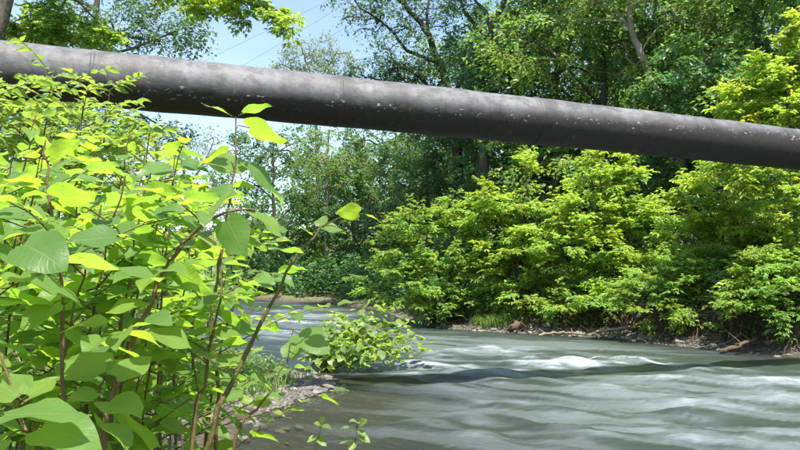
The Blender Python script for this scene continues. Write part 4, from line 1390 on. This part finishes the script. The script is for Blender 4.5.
# hero shoots
knotweed([foot(120, 1.9), P(205, 450, 1.95), P(228, 390, 2.0), P(262, 320, 2.05), P(290, 268, 2.1), P(320, 227, 2.15)], 0.0085,
         'long bare knotweed stem slanting right out over the river', n_lat=0, main_leaves=False, stem_mat='stem_green',
         hero=[(363, 214, 2.12, 337, 211, 2.10, (-0.2, 0.75, 0.65), 1.2), (364, 214, 2.12, 382, 222, 2.1, (0.1, 0.1, 1), 0.9), (320, 227, 2.15, 345, 232, 2.12, (0, -0.5, 0.8), 0.9), (300, 254, 2.1, 270, 247, 2.0, EDGE, 1.0),
               (312, 236, 2.13, 300, 226, 2.1, UP, 0.9), (318, 229, 2.15, 325, 215, 2.2, UP, 0.8)])
knotweed([foot(205, 2.4), P(218, 440, 2.36), P(212, 330, 2.36), P(222, 250, 2.4), P(233, 180, 2.45), P(237, 117, 2.5)], 0.007,
         'knotweed shoot with a tip of three leaves just below the pipe', n_lat=3, leaf=0.10, lat_len=0.3, main_leaves=False, lat_from=0.3,
         hero=[(236, 118, 2.5, 203, 103, 2.46, (0.2, -0.2, 1)), (238, 116, 2.5, 270, 105, 2.55, (-0.15, 0.05, 1)), (241, 126, 2.49, 287, 140, 2.42, (0, 0.5, 0.87), 0.95), (238, 162, 2.45, 284, 200, 2.40, (0.35, -0.3, 1), 0.8),
               (233, 150, 2.46, 197, 164, 2.40, (-0.2, 0.3, 1), 0.8), (233, 180, 2.45, 215, 150, 2.6, UP)])
knotweed([foot(70, 1.65), P(98, 450, 1.7), P(130, 350, 1.75), P(165, 268, 1.8), P(190, 235, 1.85), P(222, 213, 1.9), P(250, 209, 1.95)], 0.0075,
         'knotweed stem arching to the right with big drooping leaves', n_lat=1, leaf=0.11, main_leaves=False, lat_len=0.3,
         hero=[(250, 209, 1.95, 282, 236, 1.9, (0.4, -0.35, 1), 0.75), (222, 213, 1.9, 246, 256, 1.86, (-0.3, 0.72, 0.65), 1.0), (205, 224, 1.87, 230, 190, 2.0, AWAY), (178, 250, 1.82, 128, 236, 1.75, UP), (165, 268, 1.8, 214, 292, 1.75, TOCAM, 0.9),
               (150, 300, 1.78, 108, 312, 1.7, UP), (140, 330, 1.76, 190, 346, 1.7, UP, 0.9), (190, 235, 1.85, 176, 200, 1.95, AWAY)])
knotweed([foot(60, 1.45), P(66, 460, 1.46), P(63, 400, 1.47), P(60, 270, 1.5), P(48, 190, 1.54), P(42, 140, 1.58)], 0.0055,
         'upright reddish knotweed stem with a large grey green leaf near the left edge', n_lat=2, leaf=0.10, main_leaves=False, lat_len=0.3, lat_from=0.6,
         hero=[(16, 240, 1.32, 66, 268, 1.27, (-0.1, -0.8, 0.75), 1.05), (126, 238, 1.5, 70, 240, 1.42, (0.1, -0.55, 0.9), 1.0), (64, 264, 1.42, 162, 276, 1.32, (0.15, 0.12, 1.0), 0.85), (60, 300, 1.48, 20, 330, 1.4, UP), (62, 330, 1.48, 110, 320, 1.45, UP),
               (50, 200, 1.54, 96, 192, 1.5, AWAY), (47, 185, 1.55, 4, 178, 1.5, (0, 0.2, 1)), (44, 160, 1.56, 80, 140, 1.6, AWAY)])
knotweed([foot(205, 2.2), P(232, 455, 2.22), P(262, 405, 2.25), P(287, 362, 2.3)], 0.006,
         'short knotweed stem ending in a pale leaf above the gravel bar', n_lat=0, main_leaves=False,
         hero=[(293, 331, 2.3, 329, 352, 2.2, (0.2, -0.75, 0.65), 0.95), (287, 362, 2.3, 300, 334, 2.36, UP), (270, 392, 2.26, 250, 365, 2.2, UP)])
knotweed([foot(30, 1.25), P(38, 470, 1.26), P(24, 430, 1.27), P(0, 345, 1.3)], 0.006,
         'low knotweed shoot in the bottom left corner with flat pale leaves', n_lat=0, main_leaves=False,
         hero=[(22, 400, 1.25, 56, 376, 1.3, (0, -0.5, 0.9), 1.25), (24, 402, 1.25, -8, 378, 1.3, (0, -0.5, 0.9), 1.1), (-14, 418, 1.2, 88, 413, 1.2, (0, -0.14, 1), 0.9), (30, 425, 1.25, 100, 446, 1.2, (0.1, -0.5, 0.9), 0.9), (5, 440, 1.22, -20, 455, 1.15, UP), (10, 372, 1.3, -30, 350, 1.3, UP)])
knotweed([foot(120, 1.5), P(104, 470, 1.5), P(98, 410, 1.5), P(104, 380, 1.5)], 0.0055,
         'knotweed shoot with one broad pale leaf spread flat near the bottom left', n_lat=0, main_leaves=False,
         hero=[(108, 382, 1.48, 150, 356, 1.55, (0.1, -0.55, 0.9), 1.2), (106, 380, 1.48, 68, 358, 1.55, (0, -0.55, 0.9), 1.1), (102, 392, 1.49, 70, 400, 1.42, UP), (104, 400, 1.5, 140, 414, 1.42, UP), (100, 420, 1.5, 128, 446, 1.4, TOCAM)])
knotweed([foot(185, 2.0), P(190, 450, 2.0), P(205, 380, 2.05), P(218, 300, 2.1), P(222, 236, 2.15)], 0.0065,
         'thin reddish knotweed stem rising beside the long bare stem', n_lat=3, leaf=0.10, lat_len=0.28, leaves_from=0.55)

# fill: the thicket, nearer shoots first
TOP = lambda px: np.interp(px, [-80, 0, 60, 110, 150, 200, 240, 265, 290, 310], [78, 86, 98, 110, 128, 156, 178, 215, 285, 330])
spots = [(-10, 1.55), (75, 1.75), (130, 1.9), (30, 2.15), (-45, 1.7), (5, 1.9), (95, 2.1), (150, 2.1), (-20, 2.4), (45, 2.5), (120, 2.6), (180, 2.6), (15, 3.0), (75, 3.1), (140, 3.2), (195, 3.1), (-35, 3.4), (40, 3.7), (105, 3.8), (165, 3.9), (222, 3.3), (0, 4.4), (70, 4.5), (130, 4.6), (190, 4.5),
         (30, 5.3), (95, 5.4), (155, 5.5), (215, 5.2), (60, 6.2), (125, 6.3), (185, 6.4), (20, 6.4), (-30, 5.4)]
for k, (px, d) in enumerate(spots):
    lean = RND.uniform(-10, 34)
    top_px = px + lean
    ty = TOP(top_px) + RND.uniform(8, 95) + (25 if d < 2.2 else 0)
    tip = P(top_px, ty, d + RND.uniform(-0.15, 0.15))
    b = foot(px - RND.uniform(0, 30), d)
    mid_ = b * 0.45 + tip * 0.55 + np.array((-0.06, RND.uniform(-0.06, 0.06), 0.1))
    if d < 2.55:
        lb, gp = 'knotweed shoot in the front rows of the leafy thicket on the near bank', 'knotweed shoots in the front of the thicket'
    elif d < 4.2:
        lb, gp = 'knotweed shoot in the middle of the leafy thicket on the near bank', 'knotweed shoots in the middle of the thicket'
    else:
        lb, gp = 'knotweed shoot at the back of the leafy thicket below the pipe', 'knotweed shoots at the back of the thicket'
    knotweed([b, mid_, tip], 0.006 if d < 3 else 0.008, lb, gp, n_lat=9, leaf=0.13 if d < 3 else 0.145, lat_len=0.45 if d < 3 else 0.62, leaves_from=0.12 if d < 3 else 0.3, lat_leaves=7, lat_from=0.12 if d < 3 else 0.3)

for k in range(7):
    px, d = 4 + k * 25, RND.uniform(1.9, 2.6)
    tip = P(px + RND.uniform(0, 25), RND.uniform(300, 375), d)
    b = foot(px - 10, d)
    knotweed([b, b * 0.5 + tip * 0.5 + (-0.03, 0, 0.04), tip], 0.005, 'low knotweed shoot filling the foot of the thicket', 'low knotweed shoots at the foot of the thicket', n_lat=8, leaf=0.105, lat_len=0.36, leaves_from=0.15, lat_leaves=6, lat_from=0.2)

# sapling with smaller leaves in front of the left end of the pipe
def sapling(path, label, nb, leaf, ln, name='sapling', group=None, r0=0.012, meshes=None, per=12, lift=0.45, f0=0.3, cat='plant', drp=0.0):
    path = np.asarray(path, float)
    sp_ = spline(path, 24)
    o = empty(name, path[0], label, cat, group)
    tube_part('stem', sp_, r0, 0.003, M['stem'], o, path[0], 7)
    for k in range(nb):
        f = f0 + (1 - f0) * (k + 0.5) / nb
        q0 = sp_[min(23, int(f * 23.9))]
        a = k * 2.4 + RND.uniform(-0.4, 0.4)
        l_ = ln * RND.uniform(0.65, 1.2) * (1.25 - 0.7 * f)
        dv = np.array((math.cos(a), math.sin(a), lift + RND.uniform(-0.2, 0.2)))
        ls = spline([q0, q0 + dv * l_ * 0.5, q0 + dv * l_ * np.array((1, 1, 0.8 - drp))], 8)
        sbo = tube_part('side_branch', ls, r0 * 0.4, 0.0015, M['stem'], o, path[0], 4)
        hd = unit(ls[-1] - ls[0])
        sd_ = unit(np.cross(hd, (0, 0, 1)))
        for j in range(per):
            g = 0.15 + 0.85 * (j + 0.5) / per
            d = hd * 0.7 + sd_ * (1 if j % 2 else -1) * RND.uniform(0.4, 1) + np.array((0, 0, RND.uniform(-0.5, 0.25)))
            put_leaf(sbo, ls[min(7, int(g * 7.99))], d, up_normal(0.45), leaf * RND.uniform(0.65, 1.2), meshes or SLIM, path[0])
    return o


sapling([foot(30, 5.9), P(35, 200, 5.8), P(45, 130, 5.7), P(54, 80, 5.7)], 'leafy sapling in front of the pipe near the left edge', 16, 0.095, 0.6)
sapling([foot(95, 6.1), P(100, 200, 6.0), P(104, 140, 6.0), P(110, 90, 6.0)], 'leafy sapling whose top leaves cross the pipe right of the left edge sapling', 14, 0.095, 0.5)
sapling([foot(-30, 4.8), P(-28, 200, 4.8), P(-18, 130, 4.8), P(-4, 90, 4.8)], 'leafy sapling cut by the left picture edge', 16, 0.11, 0.55)
sapling([foot(10, 5.2), P(14, 200, 5.2), P(20, 130, 5.2), P(26, 84, 5.2)], 'bushy sapling covering the underside of the pipe at the far left', 15, 0.095, 0.55)
sapling([foot(70, 5.3), P(74, 200, 5.3), P(80, 140, 5.3), P(84, 92, 5.3)], 'bushy sapling between the two saplings that cross the pipe', 14, 0.095, 0.5)
sapling([foot(150, 5.6), P(150, 230, 5.6), P(146, 170, 5.6), P(150, 128, 5.6)], 'slim sapling reaching the underside of the pipe', 13, 0.11, 0.45)

for px, d, ty, lb in ((60, 3.6, 190, 'small leaved sapling deep in the thicket below the left end of the pipe'), (125, 4.0, 205, 'small leaved sapling behind the arching knotweed stem'), (185, 3.7, 230, 'small leaved sapling left of the three leaved knotweed tip'), (200, 4.4, 262, 'small leaved sapling behind the long bare stem'),
                  (20, 3.2, 250, 'small leaved sapling behind the upright reddish stem'), (150, 3.0, 330, 'low small leaved sapling between the knotweed stems'), (80, 2.7, 345, 'low small leaved sapling in the lower left of the thicket')):
    tp_ = P(px + 12, ty, d)
    ft = foot(px, d)
    sapling([ft, ft * 0.6 + tp_ * 0.4 + (0.03, 0, 0), ft * 0.25 + tp_ * 0.75, tp_], lb, 11, 0.075, 0.42, per=9)

# ------------------------------------------------------------------ bush on the gravel in the water
b0 = wl(322, 371, 0.0)
b0[2] = -0.06
isl = empty('island_bush', b0, 'small leafy bush standing in the river off the gravel bar', 'bush')
tips_px = [(316, 330, 13.3), (330, 318, 13.4), (346, 312, 13.3), (362, 322, 13.1), (372, 310, 13.4), (386, 305, 13.4), (392, 322, 13.2), (402, 332, 13.1), (418, 334, 13.2), (426, 346, 13.1), (410, 350, 12.9), (385, 345, 12.8), (360, 342, 12.7), (340, 345, 12.7), (322, 350, 12.8), (311, 344, 13.0),
           (370, 332, 13.6), (350, 330, 13.7), (396, 338, 13.5), (336, 332, 13.0), (376, 356, 12.7), (352, 356, 12.7), (332, 360, 12.8), (405, 318, 13.5)]
for k, (x, y, d) in enumerate(tips_px):
    t = P(x, y, d)
    ls = spline([b0, b0 * 0.5 + t * 0.5 + np.array((-0.05, 0, 0.06 + 0.10 * abs(x - 325) / 100)), t], 12)
    tube_part('stem', ls, 0.008, 0.002, M['stem'], isl, b0, 5)
    for j in range(12):
        g = 0.45 + 0.55 * (j + 0.5) / 12
        b = ls[min(11, int(g * 11.99))] + np.array((RND.gauss(0, 0.05), RND.gauss(0, 0.06), RND.gauss(0, 0.05)))
        a = RND.uniform(0, 6.28)
        put_leaf(isl, b, (math.cos(a), math.sin(a), RND.uniform(-0.6, 0.1)), up_normal(0.5), RND.uniform(0.13, 0.21), SLIM, b0, 1.5)

r_ = np.random.RandomState(5)
pp_ = []
for x, y, d in tips_px:
    t = P(x, y, d) - b0
    pp_.append(t * r_.uniform(0.5, 1.0, (26, 1)) + r_.normal(0, 0.09, (26, 3)))
pp_ = np.concatenate(pp_)
n_ = len(pp_)
V_, f_, k_ = leaf_cards(pp_, unit(r_.normal(0, 1, (n_, 3)) * (1, 1, 0.4) + (0, 0, -0.2)), unit(np.array((0, 0, 0.9)) + r_.normal(0, 0.45, (n_, 3))), r_.uniform(0.09, 0.16, n_), r_.uniform(0.06, 0.1, n_), 6)
tag(obj('inner_foliage', make_mesh('inner_foliage', V_, [f_], [M['bright']], False, {'tint': np.repeat(tints(r_, n_, 0.8, 1.25, 0.2), k_, 0)}), isl), kind='stuff')

# seedlings at the bottom of the picture
def seedling(px0, d, tip, leaves, label):
    b = foot(px0, d)
    t = P(*tip)
    o = empty('seedling', b, label, 'plant')
    sp_ = spline([b, b * 0.5 + t * 0.5 + np.array((0.01, 0, 0.03)), t], 12)
    tube_part('stem', sp_, 0.003, 0.001, M['stem_green'], o, b, 5)
    for (x, y), (x2, y2) in leaves:
        bb, tt = P(x, y, tip[2]), P(x2, y2, tip[2] - 0.05)
        i = int(np.argmin(((sp_ - bb) ** 2).sum(1)))
        if np.linalg.norm(sp_[i] - bb) > 0.015:
            tube_part('leaf_stalk', spline([sp_[i], sp_[i] * 0.5 + bb * 0.5, bb], 5), 0.0014, 0.0009, M['stem_green'], o, b, 4)
        put_leaf(o, bb, tt - bb, up_normal(0.4) + np.array((0, -0.5, 0)), np.linalg.norm(tt - bb) / 1.1, SLIM, b, 1.2)


seedling(280, 3.2, (322, 424, 3.2), [((320, 428), (330, 424)), ((322, 426), (316, 422)), ((318, 436), (308, 440)), ((316, 438), (326, 444)), ((320, 428), (323, 418))], 'tiny green seedling at the bottom edge in front of the shallows')
seedling(332, 3.4, (358, 424, 3.4), [((355, 430), (342, 425)), ((356, 430), (366, 434)), ((354, 440), (340, 441)), ((358, 424), (352, 418)), ((358, 425), (366, 420)), ((357, 436), (370, 440)), ((355, 442), (350, 450))], 'taller tiny seedling with paired leaves at the bottom edge')

# dry canes under the thicket
for k in range(26):
    px, d = RND.uniform(0, 195), RND.uniform(2.6, 5.0)
    b = foot(px, d)
    a = RND.uniform(0, 6.28)
    ln = RND.uniform(0.6, 1.5)
    t = b + np.array((math.cos(a) * ln * 0.4, math.sin(a) * ln * 0.4, ln))
    o = empty('dry_cane', b, 'pale dry dead cane among the knotweed stems', 'cane', 'dry canes in the thicket')
    tube_part('cane', spline([b, b * 0.5 + t * 0.5 + (0.02, 0, 0), t], 8), RND.uniform(0.005, 0.009), 0.003, M['cane'], o, b, 6)

# overhead wires
s = N('wire')
M['wire'] = s.finish(s.node('BsdfPrincipled', {'Base Color': (0.25, 0.26, 0.28, 1), 'Roughness': 0.6}).outputs[0])
for k, ((xa, ya), (xb, yb), lb) in enumerate([((60, 128), (345, -20), 'thin overhead wire crossing the sky, uppermost of three'), ((60, 172), (365, -20), 'thin overhead wire crossing the sky, middle one'), ((60, 205), (400, -20), 'thin overhead wire crossing the sky, lowest one')]):
    pa, pb = P(xa, ya, 95), P(xb, yb, 70)
    ext = pb + (pb - pa) * 1.2
    pts = np.array([pa + (ext - pa) * u - np.array((0, 0, 1.2)) * math.sin(math.pi * u) for u in np.linspace(0, 1, 24)])
    tb = Tubes()
    tb.add(pts, 0.018, 5)
    tag(obj('overhead_wire', tb.mesh('overhead_wire', M['wire'])), lb, 'wire', 'overhead wires')
